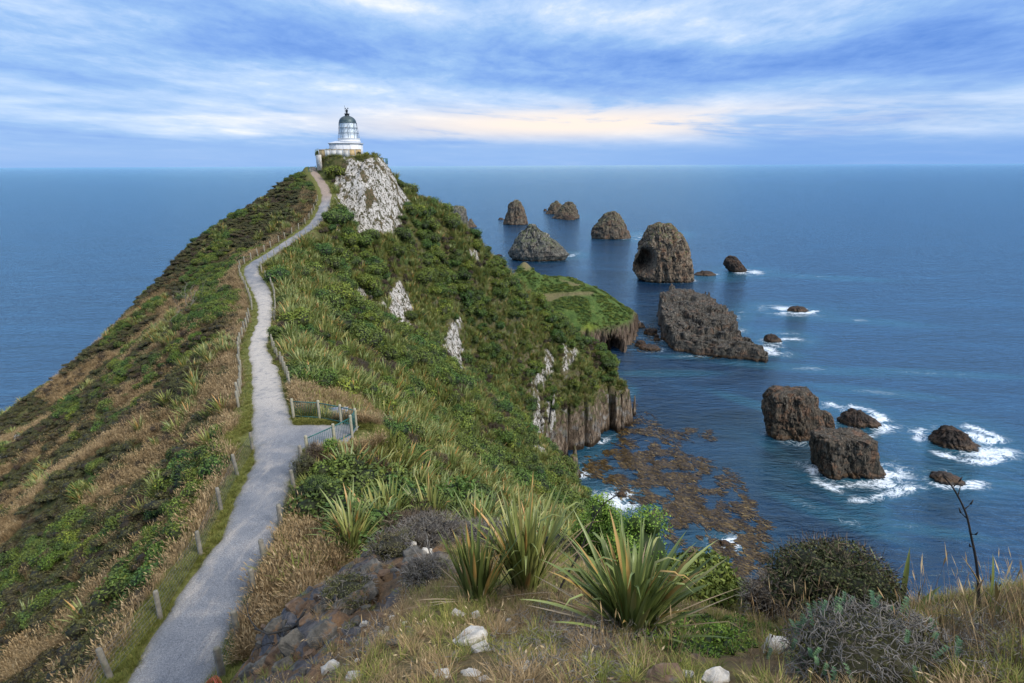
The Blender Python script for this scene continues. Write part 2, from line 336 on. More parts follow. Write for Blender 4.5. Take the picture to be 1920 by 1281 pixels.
# steep columnar steps higher up on the right face
rf = sst(gx, -30, -22)*sst(gy, 98, 108)*sst(gz, 14, 20)*sst(gz, 66, 58)
gz = gz+rf*((i1-.5)*.9+(i2-.5)*.4)
# cut the path and the lookout terrace in
for d, h, w in ((dP, hP, wP), (dL, hL, wL)):
    s = sst(d, w+2.4, w+.35); gz = gz*(1-s)+(h+.03)*s
gz = gz-.15*np.maximum(sst(dP, wP+.12, wP-.12), sst(dL, wL+.12, wL-.12))
lhc = Pz(655,292,125.5); LHG = lhc[2]
sL = sst(np.hypot(gx-lhc[0], gy-lhc[1]), 7.2, 5.2); gz = gz*(1-sL)+(LHG-.25)*sL
def gh(x, y):
    """height of the ground at x, y"""
    x = np.asarray(x, float); y = np.asarray(y, float)
    i = np.clip(np.searchsorted(GX, x)-1, 0, len(GX)-2); j = np.clip(np.searchsorted(GY, y)-1, 0, len(GY)-2)
    a = np.clip((x-GX[i])/(GX[i+1]-GX[i]), 0, 1); b = np.clip((y-GY[j])/(GY[j+1]-GY[j]), 0, 1)
    return (gz[j, i]*(1-a)+gz[j, i+1]*a)*(1-b)+(gz[j+1, i]*(1-a)+gz[j+1, i+1]*a)*b
def hit(px, py, zmax=260.0, z0=1.0):
    """where the line of sight through a photo pixel first meets the ground"""
    d = ray(px, py); t = z0*np.exp(np.linspace(0, math.log(zmax/z0), 1400)); p = d[None]*t[:, None]+np.array([0, 0, H])
    g = gh(p[:, 0], p[:, 1]); k = np.where(p[:, 2] < g)[0]
    if not len(k): return Pz(px, py, 9.0)
    k = k[0]
    if k == 0: return p[0]
    a0, a1 = p[k-1, 2]-g[k-1], g[k]-p[k, 2]; return p[k-1]+(p[k]-p[k-1])*(a0/(a0+a1+1e-9))
def seen(P, lift=.5):
    """True where a point a little above the ground at P is in the frame and not behind the ground"""
    P = np.asarray(P, float).copy(); P[:, 2] += lift; u, v, z = proj(P)
    ok = (u > -60) & (u < 1980) & (v > -20) & (v < 1340)
    for t in np.linspace(.12, .985, 60):
        q = np.array([0, 0, H])+(P-np.array([0, 0, H]))*t; ok &= q[:, 2] > gh(q[:, 0], q[:, 1])-.15
    return ok
# surface attributes of the ground, laid out once from where the photo shows them
gpx, gpy, gpz = proj(np.stack([gx, gy, gz], -1))
east2 = (gx > -40) & (gy > 88)
white = inpoly(gpx, gpy, [(652,294),(700,297),(726,312),(762,376),(738,440),(692,452),(640,400),(632,352)], 9)*east2*(gpz > 105)
for poly, a in (([(732,545),(752,530),(768,560),(772,612),(755,610),(738,590)], .9), ([(660,530),(690,540),(720,570),(712,585),(680,560)], .62), ([(834,640),(858,602),(866,640),(866,705),(850,690),(836,672)], .95),
                ([(880,470),(900,472),(892,490)], .7), ([(1020,660),(1036,670),(1034,700),(1010,720)], .6), ([(620,400),(648,425),(640,440)], .6), ([(1050,640),(1085,660),(1080,690),(1055,690)], .5),
                ([(990,720),(1012,700),(1020,860),(1000,850)], .62), ([(1022,760),(1040,740),(1046,800),(1030,830)], .55)):
    white = np.maximum(white, a*inpoly(gpx, gpy, poly, 8)*(gx > -40)*(gpz > 88))
white = np.maximum(white, inpoly(gpx, gpy, [(-30,830),(20,800),(42,815),(20,850),(-30,875)], 5)*(gx < -30)*.95)
white = np.clip(white+(white > .02)*.20+(white > .02)*(.85*fbm(gx/2.4, gy/2.4, gz/9, 4, 71)+.3*fbm(gx/.8, gy/.8, gz/3.0, 3, 72)), 0, 1)
gz = gz+sst(white, .15, .6)*((i2-.5)*.9+.5*fbm(gx/.9, gy/.9, o=3, s=75))
slope = np.hypot(np.gradient(gz, axis=1)/np.gradient(gx, axis=1), np.gradient(gz, axis=0)/np.gradient(gy, axis=0))
cliff = np.clip(sst(gz, CLF+4, CLF-1)*(gx > -20)*(gy > 100)+rf*.55*sst(slope, 2.0, 3.2), 0, 1)
soil = np.clip(bank+fore*.55*sst(fbm(gx/.9, gy/.9, o=4, s=44), -.05, .3), 0, 1)
rightside = gx > PCX(gy)
dry = np.clip(sst(fbm(gx/9+gy/60, gy/3.6, o=4, s=50), -.18, .14), 0, 1)*(~rightside)*sst(gy, 110, 80)+fore*.6
verge = sst(np.minimum(dP-wP, dL-wL), 1.5, .4)
dry = np.clip(np.maximum(dry, .6*inpoly(gpx, gpy, [(480,1120),(560,950),(640,1010),(610,1090),(540,1150)], 15)*(gpz < 40)), 0, 1)
MAT = {}
m, n, b = new_mat('headland_ground'); MAT['ground'] = m
pos = n.node('ShaderNodeNewGeometry').outputs['Position']
n1 = n.noise(pos, .9, 6, .62); n2 = n.noise(pos, 5.0, 5, .6); n3 = n.noise(pos, .25, 4, .6)
vegc = n.ramp(n1, [(.3, (.035, .042, .016)), (.5, (.075, .080, .028)), (.64, (.125, .098, .045)), (.78, (.12, .13, .042))])
dryc = n.ramp(n2, [(.3, (.12, .078, .034)), (.55, (.21, .14, .066)), (.75, (.28, .20, .10))])
c = n.mix(n.attr('dry'), vegc, dryc)
c = n.mix(n.attr('verge'), c, n.ramp(n2, [(.3, (.075, .085, .025)), (.7, (.15, .155, .05))]))
vc_ = n.node('ShaderNodeTexVoronoi', {'Vector': n.node('ShaderNodeVectorMath', {0: pos, 1: n.noise(pos, 2.0, 4, .6, 0, 1)}, operation='ADD').outputs[0], 'Scale': 2.4}).outputs['Color']
soilc = n.ramp(n.noise(pos, 2.6, 7, .65), [(.3, (.052, .040, .032)), (.46, (.125, .083, .052)), (.6, (.18, .108, .062)), (.74, (.115, .10, .09))])
soilc = n.mix(n.math('MULTIPLY', n.attr('bank'), n.ss(n.node('ShaderNodeSeparateXYZ', {0: vc_}).outputs[0], .45, .5)), soilc, n.ramp(n2, [(.3, (.045, .047, .055)), (.55, (.10, .10, .11)), (.75, (.17, .15, .14))]))
c = n.mix(n.attr('soil'), c, soilc)
vert = n.mapping(pos, (1, 1, .30))
ck = n.noise(vert, 1.3, 8, .62, .3)
cliffc = n.ramp(ck, [(.3, (.030, .022, .016)), (.45, (.10, .072, .05)), (.58, (.20, .15, .105)), (.75, (.34, .29, .235))])
cliffc = n.mix(n.ss(n.noise(pos, .33, 5, .65), .5, .63), cliffc, n.ramp(ck, [(.35, (.06, .055, .05)), (.6, (.22, .205, .185)), (.75, (.42, .40, .36))]))
crk = n.node('ShaderNodeTexVoronoi', {'Vector': n.node('ShaderNodeVectorMath', {0: n.mapping(pos, (1, 1, .34)), 1: n.noise(pos, .8, 4, .6, 0, 1)}, operation='ADD').outputs[0], 'Scale': .85}, feature='DISTANCE_TO_EDGE').outputs[0]
cliffc = n.mix(n.ss(crk, .05, .0), cliffc, (.016, .012, .010))
zpos = n.node('ShaderNodeSeparateXYZ', {0: pos}).outputs[2]
cliffc = n.mix(n.math('MULTIPLY', n.ss(zpos, 4, 12), n.ss(n.noise(pos, .7, 6, .65), .49, .56)), cliffc, n.ramp(n1, [(.35, (.03, .04, .014)), (.65, (.10, .105, .035))]))
cliffc = n.mix(n.ss(n.math('ADD', zpos, n.math('MULTIPLY', ck, 2.0)), 3.0, 1.6), cliffc, (.028, .018, .010))
c = n.mix(n.attr('cliff'), c, cliffc)
wn = n.noise(n.mapping(pos, (1, 1, .5), (.3, .2, .5)), 1.5, 6, .64, .3); wv = n.noise(n.mapping(pos, (1, 1, .35)), 3.2, 4, .6)
wcol = n.ramp(wv, [(.33, (.15, .13, .11)), (.5, (.38, .36, .33)), (.7, (.56, .54, .51))])
wcol = n.mix(n.ss(wn, .53, .58), wcol, (.055, .052, .028))
wcol = n.mix(n.ss(n.noise(n.mapping(pos, (1, 1, .3), (.1, .1, 0)), .45, 5, .6, .4), .55, .62), wcol, n.ramp(wv, [(.4, (.045, .050, .022)), (.6, (.12, .085, .05))]))
wcol = n.mix(n.ss(n.noise(n.mapping(pos, (1, 1, .45), (.2, .5, .9)), 4.0, 3, .5), .575, .60), wcol, (.045, .042, .022))
wm = n.ss(n.math('ADD', n.attr('white'), n.math('MULTIPLY', n.math('SUBTRACT', ck, .5), 1.1)),   .42, .64)
c = n.mix(wm, c, wcol)
n.put(b.inputs['Base Color'], c); b.inputs['Roughness'].default_value = .95; b.inputs['Specular IOR Level'].default_value = .15
bh = n.math('ADD', n2, n.math('MULTIPLY', n.noise(vert, 2.2, 8, .65), n.math('MULTIPLY', n.attr('cliff'), 3.0)))
n.put(b.inputs['Normal'], n.node('ShaderNodeBump', {'Height': bh, 'Strength': .7, 'Distance': .25}).outputs[0])
def grid_faces(nr, nc):
    i = np.arange(nr-1)[:, None]*nc; k = np.arange(nc-1)[None]
    return np.stack([i+k, i+k+1, i+nc+k+1, i+nc+k], -1).reshape(-1, 4)
gf = grid_faces(*gx.shape); gzv = gz.ravel(); gf = gf[(gzv[gf] > -5.9).any(1)]
head = link('headland', mesh_np('headland', np.stack([gx, gy, gz], -1).reshape(-1, 3), gf, MAT['ground'], True,
            {'white': white.ravel(), 'cliff': cliff.ravel(), 'soil': soil.ravel(), 'dry': dry.ravel(), 'verge': verge.ravel(), 'bank': bank.ravel()}))
tag(head, 'steep vegetated headland ridge falling to the sea on both sides', kind='structure')

# ---------------------------------------------------------------- gravel path and lookout terrace
m, n, b = new_mat('path_gravel'); MAT['gravel'] = m
pos = n.node('ShaderNodeNewGeometry').outputs['Position']
g1 = n.noise(pos, 26, 5, .8); g2 = n.noise(pos, .55, 5, .6, .4); g3 = n.noise(pos, 2.2, 5, .6); g4 = n.noise(pos, 17, 4, .7)
c = n.ramp(g2, [(.3, (.115, .127, .150)), (.5, (.165, .175, .195)), (.68, (.26, .25, .245))])
c = n.mix(n.ss(n.noise(n.mapping(pos, (1, .35, 1)), 1.3, 6, .62), .50, .78), c, (.32, .295, .27))
c = n.mix(n.math('MULTIPLY', n.attr('pale'), n.ss(g3, .2, .55)), c, (.40, .37, .335))
c = n.mix(n.math('MULTIPLY', n.attr('ochre'), .75), c, (.27, .20, .15))
c = n.mix(.75, c, n.ramp(g1, [(.30, (.05, .05, .06)), (.5, (.5, .5, .5)), (.70, (1, 1, 1))]), 'OVERLAY')
c = n.mix(n.math('MULTIPLY', n.attr('edge'), n.ss(g4, .35, .6)), c, (.13, .12, .07))
n.put(b.inputs['Base Color'], c); b.inputs['Roughness'].default_value = .9; b.inputs['Specular IOR Level'].default_value = .2
n.put(b.inputs['Normal'], n.node('ShaderNodeBump', {'Height': n.math('ADD', n.math('MULTIPLY', g1, .5), g4), 'Strength': .55, 'Distance': .02}).outputs[0])
def ribbon(L, Wd, dz):
    t = np.gradient(L[:, :2], axis=0); t /= np.linalg.norm(t, axis=1)[:, None]; nr = np.c_[t[:, 1], -t[:, 0]]
    k = np.linspace(-1, 1, 13); jl = .26*fbm(np.arange(len(L))*.35, np.zeros(len(L)), s=61); jr = .26*fbm(np.arange(len(L))*.35, np.ones(len(L))*7, s=62)
    w = np.where(k[None] < 0, (Wd+jl)[:, None], (Wd+jr)[:, None])*k[None]*1.06
    V = np.empty((len(L), 13, 3)); V[..., :2] = L[:, None, :2]+nr[:, None]*w[..., None]
    V[..., 2] = L[:, 2][:, None]+dz+.05*(1-k[None]**2)-.16*np.clip(np.abs(k)-.9, 0, 1)[None]*10*.5+.005*vnoise(V[..., 0]*1.5, V[..., 1]*1.5, s=8)
    return V.reshape(-1, 3), grid_faces(len(L), 13), np.repeat(np.abs(k)[None]**6, len(L), 0).ravel()
v1, f1, k1 = ribbon(PC, PW, .0); v2, f2, k2 = ribbon(LOOK, LW, .012)
pv = np.vstack([v1, v2]); _, ppy, _ = proj(pv)
pale = np.interp(ppy, [500, 525, 560, 640, 740, 790, 830], [0, .1, .9, 1, .9, .3, 0]); ochre = np.interp(ppy, [300, 325, 365, 385], [1, 1, .9, 0])
path = link('gravel_path', mesh_np('gravel_path', pv, np.vstack([f1, f2+len(v1)]), MAT['gravel'], True, {'pale': pale, 'ochre': ochre, 'edge': np.r_[k1, k2]}))
tag(path, 'grey gravel walking path winding along the ridge up to the lighthouse', kind='structure')
# ---------------------------------------------------------------- rocks and sea stacks
def rock_mat(name, dark, mid, lite, green=None, guano=.0, orange=.25, vs=.25, sc=.35):
    m, n, b = new_mat(name); pos = n.node('ShaderNodeNewGeometry').outputs['Position']; nrm = n.node('ShaderNodeNewGeometry').outputs['Normal']
    z = n.node('ShaderNodeSeparateXYZ', {0: pos}).outputs[2]; nz = n.node('ShaderNodeSeparateXYZ', {0: nrm}).outputs[2]
    vp = n.mapping(pos, (1, 1, vs)); a = n.noise(vp, sc*2.2, 9, .66, .4); a2 = n.noise(pos, sc*.5, 4, .6)
    c = n.ramp(a, [(.30, dark), (.5, mid), (.72, lite)])
    c = n.mix(n.math('MULTIPLY', n.ss(a2, .48, .66), orange), c, (.17, .085, .045))
    if green: c = n.mix(n.math('MULTIPLY', n.ss(nz, .25, .75), n.math('MULTIPLY', n.ss(n.noise(pos, sc*1.5, 6, .6), .4, .58), n.ss(n.attr('high'), .2, .6))), c, green)
    if guano: c = n.mix(n.math('MULTIPLY', n.math('MULTIPLY', n.ss(n.noise(vp, sc*3.3, 6, .65), .52, .68), n.ss(n.attr('high'), .3, .8)), guano), c, (.42, .40, .36))
    cr = n.node('ShaderNodeTexVoronoi', {'Vector': n.node('ShaderNodeVectorMath', {0: vp, 1: n.noise(vp, sc*2, 3, .5, 0, 1)}, operation='ADD').outputs[0], 'Scale': sc*2.2}, feature='DISTANCE_TO_EDGE').outputs[0]
    cr2 = n.node('ShaderNodeTexVoronoi', {'Vector': n.node('ShaderNodeVectorMath', {0: n.mapping(pos, (1, 1, vs*.8)), 1: n.noise(vp, sc, 3, .5, 0, 1)}, operation='ADD').outputs[0], 'Scale': sc*.8}, feature='DISTANCE_TO_EDGE').outputs[0]
    c = n.mix(n.ss(cr, .045, .0), c, tuple(v*.5 for v in dark)); c = n.mix(n.ss(cr2, .05, .0), c, tuple(v*.3 for v in dark))
    wz = n.math('ADD', z, n.math('MULTIPLY', n.math('SUBTRACT', a, .5), 2.0))
    c = n.mix(n.ss(wz, 1.6, .7), c, (.060, .032, .012))            # brown weed at the tide line
    c = n.mix(n.ss(wz, .75, .2), c, (.012, .010, .008))
    n.put(b.inputs['Base Color'], c); n.put(b.inputs['Roughness'], n.math('SUBTRACT', .9, n.math('MULTIPLY', n.ss(wz, 2.2, .6), .45))); b.inputs['Specular IOR Level'].default_value = .3
    hgt = n.math('ADD', n.math('MULTIPLY', a, 1.6), n.math('ADD', n.math('MULTIPLY', n.ss(cr, .0, .10), .4), n.math('MULTIPLY', n.ss(cr2, .0, .12), 1.0)))
    n.put(b.inputs['Normal'], n.node('ShaderNodeBump', {'Height': hgt, 'Strength': .75, 'Distance': .3/sc*.32}).outputs[0])
    return m
MAT['stack'] = rock_mat('stack_rock', (.028, .024, .020), (.105, .085, .064), (.23, .185, .135), (.075, .085, .034), .6, .5, .4)
MAT['stack_grey'] = rock_mat('stack_rock_grey', (.030, .031, .030), (.10, .098, .085), (.21, .20, .17), (.075, .092, .036), .8, .2, .4)
MAT['tan'] = rock_mat('stack_rock_tan', (.034, .028, .022), (.135, .103, .072), (.28, .215, .15), (.085, .092, .036), .5, .65, .5, .3)
MAT['block'] = rock_mat('block_rock', (.017, .015, .012), (.056, .047, .035), (.15, .115, .078), None, .3, .6, .3, .8)
MAT['reef'] = rock_mat('reef_rock', (.013, .011, .010), (.036, .028, .023), (.075, .055, .042), None, 0, .4, .4, .9)
FOOT = []                                              # footprints for the surf: x, y, radius x, radius y, strength
def stack(name, rows, mat, label, depth=.8, ex=2.3, seed=0, amp=.09, foam=.6, cave=None, nseg=110, nring=54, skew=0.0, cols=.03, blk=.05, cat='sea stack', group=None):
    rows = sorted(rows); base = rows[-1]; b0 = Pe((base[1]+base[2])/2, base[0], 0.0)
    zc = proj(b0)[2]; wpx = max(r[2]-r[1] for r in rows); ry0 = wpx*zc/F/2*depth; Y0 = b0[1]+ry0*.92
    L = []
    for py, a, c in rows: p, q = Py(a, py, Y0), Py(c, py, Y0); L.append((p[2], p[0], q[0]))
    L = np.array(L[::-1]); L = np.vstack([[-2.0, L[0, 1]-.4*(L[0, 2]-L[0, 1])*.08, L[0, 2]+.4*(L[0, 2]-L[0, 1])*.08], L]) if L[0, 0] > -1.5 else L
    if ex > 3.5: zt = Py(base[1], rows[0][0], Y0+ry0*.8)[2]; L[1:, 0] *= zt/L[-1, 0]
    top = L[-1, 0]; zs = np.linspace(L[0, 0], top, nring); t = np.linspace(0, 1, nring)
    xl = np.interp(zs, L[:, 0], L[:, 1]); xr = np.interp(zs, L[:, 0], L[:, 2]); wmax = (L[:, 2]-L[:, 1]).max()
    cxs, rx = (xl+xr)/2, (xr-xl)/2*(1 if ex < 3.5 else .93); ry = ry0*(rx/(wmax/2))**.8; cy = Y0+skew*(zs-L[0, 0])
    an = np.arange(nseg)/nseg*2*math.pi; ca, sa = np.cos(an), np.sin(an)
    rr = (np.abs(ca)**ex+np.abs(sa)**ex)**(-1/ex)
    V = np.stack([cxs[:, None]+rx[:, None]*rr*ca, cy[:, None]+ry[:, None]*rr*sa, np.repeat(zs[:, None], nseg, 1)], -1)
    # closing cap
    caps = [];
    for k in (.75, .5, .25, .02): q = V[-1].copy(); q[:, 0] = cxs[-1]+(q[:, 0]-cxs[-1])*k; q[:, 1] = cy[-1]+(q[:, 1]-cy[-1])*k; q[:, 2] += (.18 if ex < 3.5 else .03)*rx[-1]*(1-k*k); caps.append(q)
    V = np.concatenate([V, np.array(caps)]); hh = np.clip((V[..., 2]-0)/(top+1e-6), 0, 1)
    w = wmax/2; s0 = seed*13.7
    c_ = np.stack([np.repeat(cxs[:, None], nseg, 1), np.repeat(cy[:, None], nseg, 1)], -1); c_ = np.concatenate([c_, np.repeat(c_[-1:], 4, 0)])
    d = V[..., :2]-c_; dn = d/(np.linalg.norm(d, axis=-1)[..., None]+1e-6)
    x, y, z = V[..., 0]/w, V[..., 1]/w, V[..., 2]/w
    q1 = fbm(x*1.7+s0, y*1.7, z*1.4, 5, seed); q2 = fbm(x*6+s0, y*6, z*1.2, 4, seed+3); ee, ii = cells(x*5+s0+.5*q1, y*5+.15*z, seed)
    e3, i3 = cells(x*11+s0+.6*q2, y*11+z*.5, seed+4); lay = fbm(x*2+s0, y*2, z*9, 3, seed+8)
    off = w*(amp*q1*1.5+amp*.6*q2+cols*(1.6*(ii-.5)-1.3*sst(ee, .18, 0))+cols*.5*(i3-.5)+.02*lay)
    uu = np.arctan2(d[..., 1], d[..., 0])*w; bs = min(3.2, max(.5, w*.17)) if ex < 3.5 else w*.30; eB, iB = cells(uu/bs+.5*q1, V[..., 2]/(bs*1.7)+.2*q2, seed+21); eC, iC = cells(uu/bs*2.3+.3*q2, V[..., 2]/(bs*.9), seed+22)
    off = off+w*blk*(2.2*(iB-.5)-.5*sst(eB, .14, 0)+.9*(iC-.5))
    fade = np.ones(V.shape[:2]); fade[-4:] = np.array([.5, .35, .2, 0])[:, None]
    V[..., :2] += dn*(off*fade)[..., None]
    V[..., 2] += w*((.10*q2+.12*(ii-.5)*cols*8) if ex < 3.5 else (.08*q2-.05))*sst(hh, .55, .95)
    if cave is not None:
        for cpx, cpy, rp, dep in cave:
            u, v, _ = proj(V); g = np.exp(-(((u-cpx)/rp)**2+((v-cpy)/(rp*1.25))**2)**2)*(V[..., 1] < Y0)
            V[..., 1] += g*dep; V[..., 0] += g*dep*.15
    n0 = V.shape[0]; i = np.arange(n0-1)[:, None]*nseg; k = np.arange(nseg)[None]; k2 = (k+1) % nseg
    f = np.stack([i+k, i+k2, i+nseg+k2, i+nseg+k], -1).reshape(-1, 4)
    VV = V.reshape(-1, 3); o0 = np.array([cxs[0], Y0, 0])
    o = link(name, mesh_np(name, VV-o0, f, mat, False, {'high': hh.ravel()})); o.location = o0
    FOOT.append((cxs[2], Y0, rx[2], ry[2], foam)); return tag(o, label, cat, group)
stack('sea_stack', [(387,850,866),(393,836,872),(404,826,874),(420,832,876),(437,842,880)], MAT['stack_grey'], 'flat cut grey green sea stack half hidden behind the headland slope, leftmost in the bay', .9, 3, 1, .06, .25)
stack('low_rock', [(411,880,884),(420,874,890),(427,868,894)], MAT['stack'], 'low dark rock tail at the foot of the leftmost sea stack', 1.0, 2.2, 2, .12, .4, nseg=60, nring=20, cat='rock')
stack('sea_stack', [(376,964,972),(381,957,977),(392,953,982),(404,949,987),(415,946,989),(422,945,990)], MAT['stack'], 'tall narrow rounded sea stack standing alone, like a thumb', .8, 2.4, 3, .05, .4)
stack('sea_stack', [(377,1040,1046),(384,1032,1052),(393,1027,1056),(402,1021,1058)], MAT['stack'], 'small pointed far sea stack behind and left of its twin', .8, 2.0, 4, .09, .2)
stack('sea_stack', [(379,1062,1070),(386,1055,1077),(396,1046,1080),(404,1040,1083),(411,1035,1086)], MAT['stack'], 'far dark sea stack with jagged peak, front one of the close far pair', .8, 2.0, 5, .1, .7)
stack('low_rock', [(405,1060,1072),(409,1056,1078),(413,1053,1080)], MAT['reef'], 'low brown ledge at the foot of the far pair of sea stacks', .8, 2.2, 55, .12, .5, nseg=50, nring=14, cat='rock')
stack('sea_stack', [(398,1139,1153),(404,1131,1163),(413,1124,1169),(425,1113,1174),(437,1108,1178),(449,1110,1181)], MAT['stack'], 'dark dome shaped sea stack between the far pair and the big cave stack', .75, 2.3, 6, .07, .7)
stack('sea_stack', [(424,994,1002),(431,985,1012),(441,973,1026),(452,964,1040),(464,957,1054),(476,955,1064),(491,968,1052)], MAT['stack_grey'], 'broad pyramid sea stack with olive grassy sides behind the green islet', .7, 2.4, 7, .05, .7)
stack('sea_stack', [(420,1230,1250),(427,1219,1262),(440,1211,1276),(455,1203,1285),(475,1196,1291),(498,1190,1295),(515,1192,1298),(531,1206,1299)], MAT['tan'], 'biggest tall round topped sea stack with a dark cave hollow in its left side', .75, 2.6, 8, .05, .5, cave=[(1211,489,16,20)], nseg=210, nring=110)
stack('sea_stack', [(481,1366,1376),(487,1358,1384),(496,1356,1392),(504,1362,1398),(511,1372,1397)], MAT['reef'], 'small leaning dark rock with white wash, alone right of the big cave stack', .9, 2.2, 9, .13, 1.0, cat='rock')
stack('low_rock', [(510,1312,1332),(514,1304,1338),(518,1302,1341)], MAT['reef'], 'low black rock just right of the foot of the big cave stack', .8, 2.2, 10, .15, .9, nseg=60, nring=16, cat='rock')
stack('low_rock', [(577,1482,1508),(582,1478,1516),(586,1474,1520)], MAT['reef'], 'low flat black rock amid a broad patch of white surf right of the rock platform', .6, 2.2, 11, .12, 1.2, nseg=60, nring=16, cat='rock')
stack('low_rock', [(629,1438,1456),(636,1432,1462),(643,1430,1466)], MAT['reef'], 'small dark rock in surf off the right tip of the rock platform', .8, 2.2, 12, .12, 1.1, nseg=60, nring=18, cat='rock')
stack('sea_rock', [(727,1466,1528),(733,1450,1535),(745,1443,1537),(768,1438,1536),(800,1438,1541),(829,1440,1550)], MAT['block'], 'tall brown block of jointed rock, left one of the two big blocks', .6, 6, 13, .06, .75, cols=.02, blk=.075, cat='rock', nseg=210, nring=110, skew=.22)
stack('sea_rock', [(771,1538,1547),(776,1532,1558),(790,1530,1562),(816,1528,1564)], MAT['block'], 'small dark pillar leaning on the right side of the tall brown block', .9, 3, 14, .08, .3, cat='rock')
stack('sea_rock', [(803,1540,1632),(807,1534,1642),(830,1530,1643),(860,1528,1646),(882,1530,1650),(900,1534,1655)], MAT['block'], 'squat flat topped square rock ringed by white surf, front one of the two big blocks', .6, 6.5, 15, .05, 1.2, cols=.02, blk=.075, cat='rock', nseg=210, nring=110, skew=.1)
stack('sea_rock', [(772,1596,1616),(778,1584,1628),(788,1574,1642),(798,1572,1650),(804,1578,1652)], MAT['reef'], 'low humped brown rock in surf behind the two big blocks', .7, 2.3, 16, .13, 1.2, cat='rock')
stack('sea_rock', [(804,1772,1795),(813,1762,1808),(826,1752,1818),(838,1748,1836),(849,1756,1858)], MAT['reef'], 'dark hump rock encircled by a wide oval ring of surf, far right', .8, 2.4, 17, .11, 1.3, cat='rock')
stack('sea_rock', [(888,1758,1776),(895,1748,1796),(904,1745,1808),(911,1752,1812)], MAT['reef'], 'low weed covered rock awash behind the dead flax stalk', .8, 2.3, 18, .13, 1.2, nseg=70, nring=20, cat='rock')
stack('low_rock', [(924,1160,1170),(929,1157,1175),(934,1156,1176)], MAT['reef'], 'tiny black rock in white surf below the cliff foot beside the kelp', .9, 2.3, 19, .12, 1.4, nseg=50, nring=14, cat='rock')
stack('low_rock', [(880,1072,1084),(885,1068,1090),(889,1068,1092)], MAT['reef'], 'small black rock awash right at the foot of the headland cliff', .9, 2.3, 20, .12, 1.3, nseg=50, nring=14, cat='rock')
stack('low_rock', [(478,930,940),(481,928,944)], MAT['reef'], 'small low rock left of the broad pyramid stack', .7, 2.2, 21, .1, .5, nseg=40, nring=10, cat='rock')
stack('low_rock', [(409,936,942),(412,934,946)], MAT['reef'], 'tiny low rock left of the thumb shaped sea stack', .7, 2.2, 22, .1, .5, nseg=40, nring=10, cat='rock')
stack('low_rock', [(392,1021,1024),(396,1018,1026)], MAT['reef'], 'tiny rock left of the far pair of sea stacks', .9, 2.2, 23, .1, .5, nseg=40, nring=10, cat='rock')
stack('low_rock', [(1016,1352,1364),(1022,1346,1374),(1027,1346,1376)], MAT['reef'], 'small rock awash inside the brown kelp above the round bush', .8, 2.2, 24, .1, 1.2, nseg=50, nring=12, cat='rock')
for k, (a, b_, c, d) in enumerate([(546,1246,1262,552),(549,1268,1290,556),(551,1284,1302,555),(606,1192,1212,616),(618,1206,1236,630),(640,1188,1214,652),(628,1222,1240,640),(650,1196,1240,660),(596,1184,1200,604)]):
    stack('low_rock', [(a, b_+6, c-6), (d-2, b_+2, c-2), (d, b_, c)], MAT['reef'], 'low dark reef rock in the shallows between the green islet and the flat rock platform' if k > 2 else 'small dark rock just behind the flat rock platform', .8, 2.2, 30+k, .16, .35, nseg=56, nring=14, cat='rock', group='reef rocks beside the islet' if k > 2 else 'small rocks behind the platform')
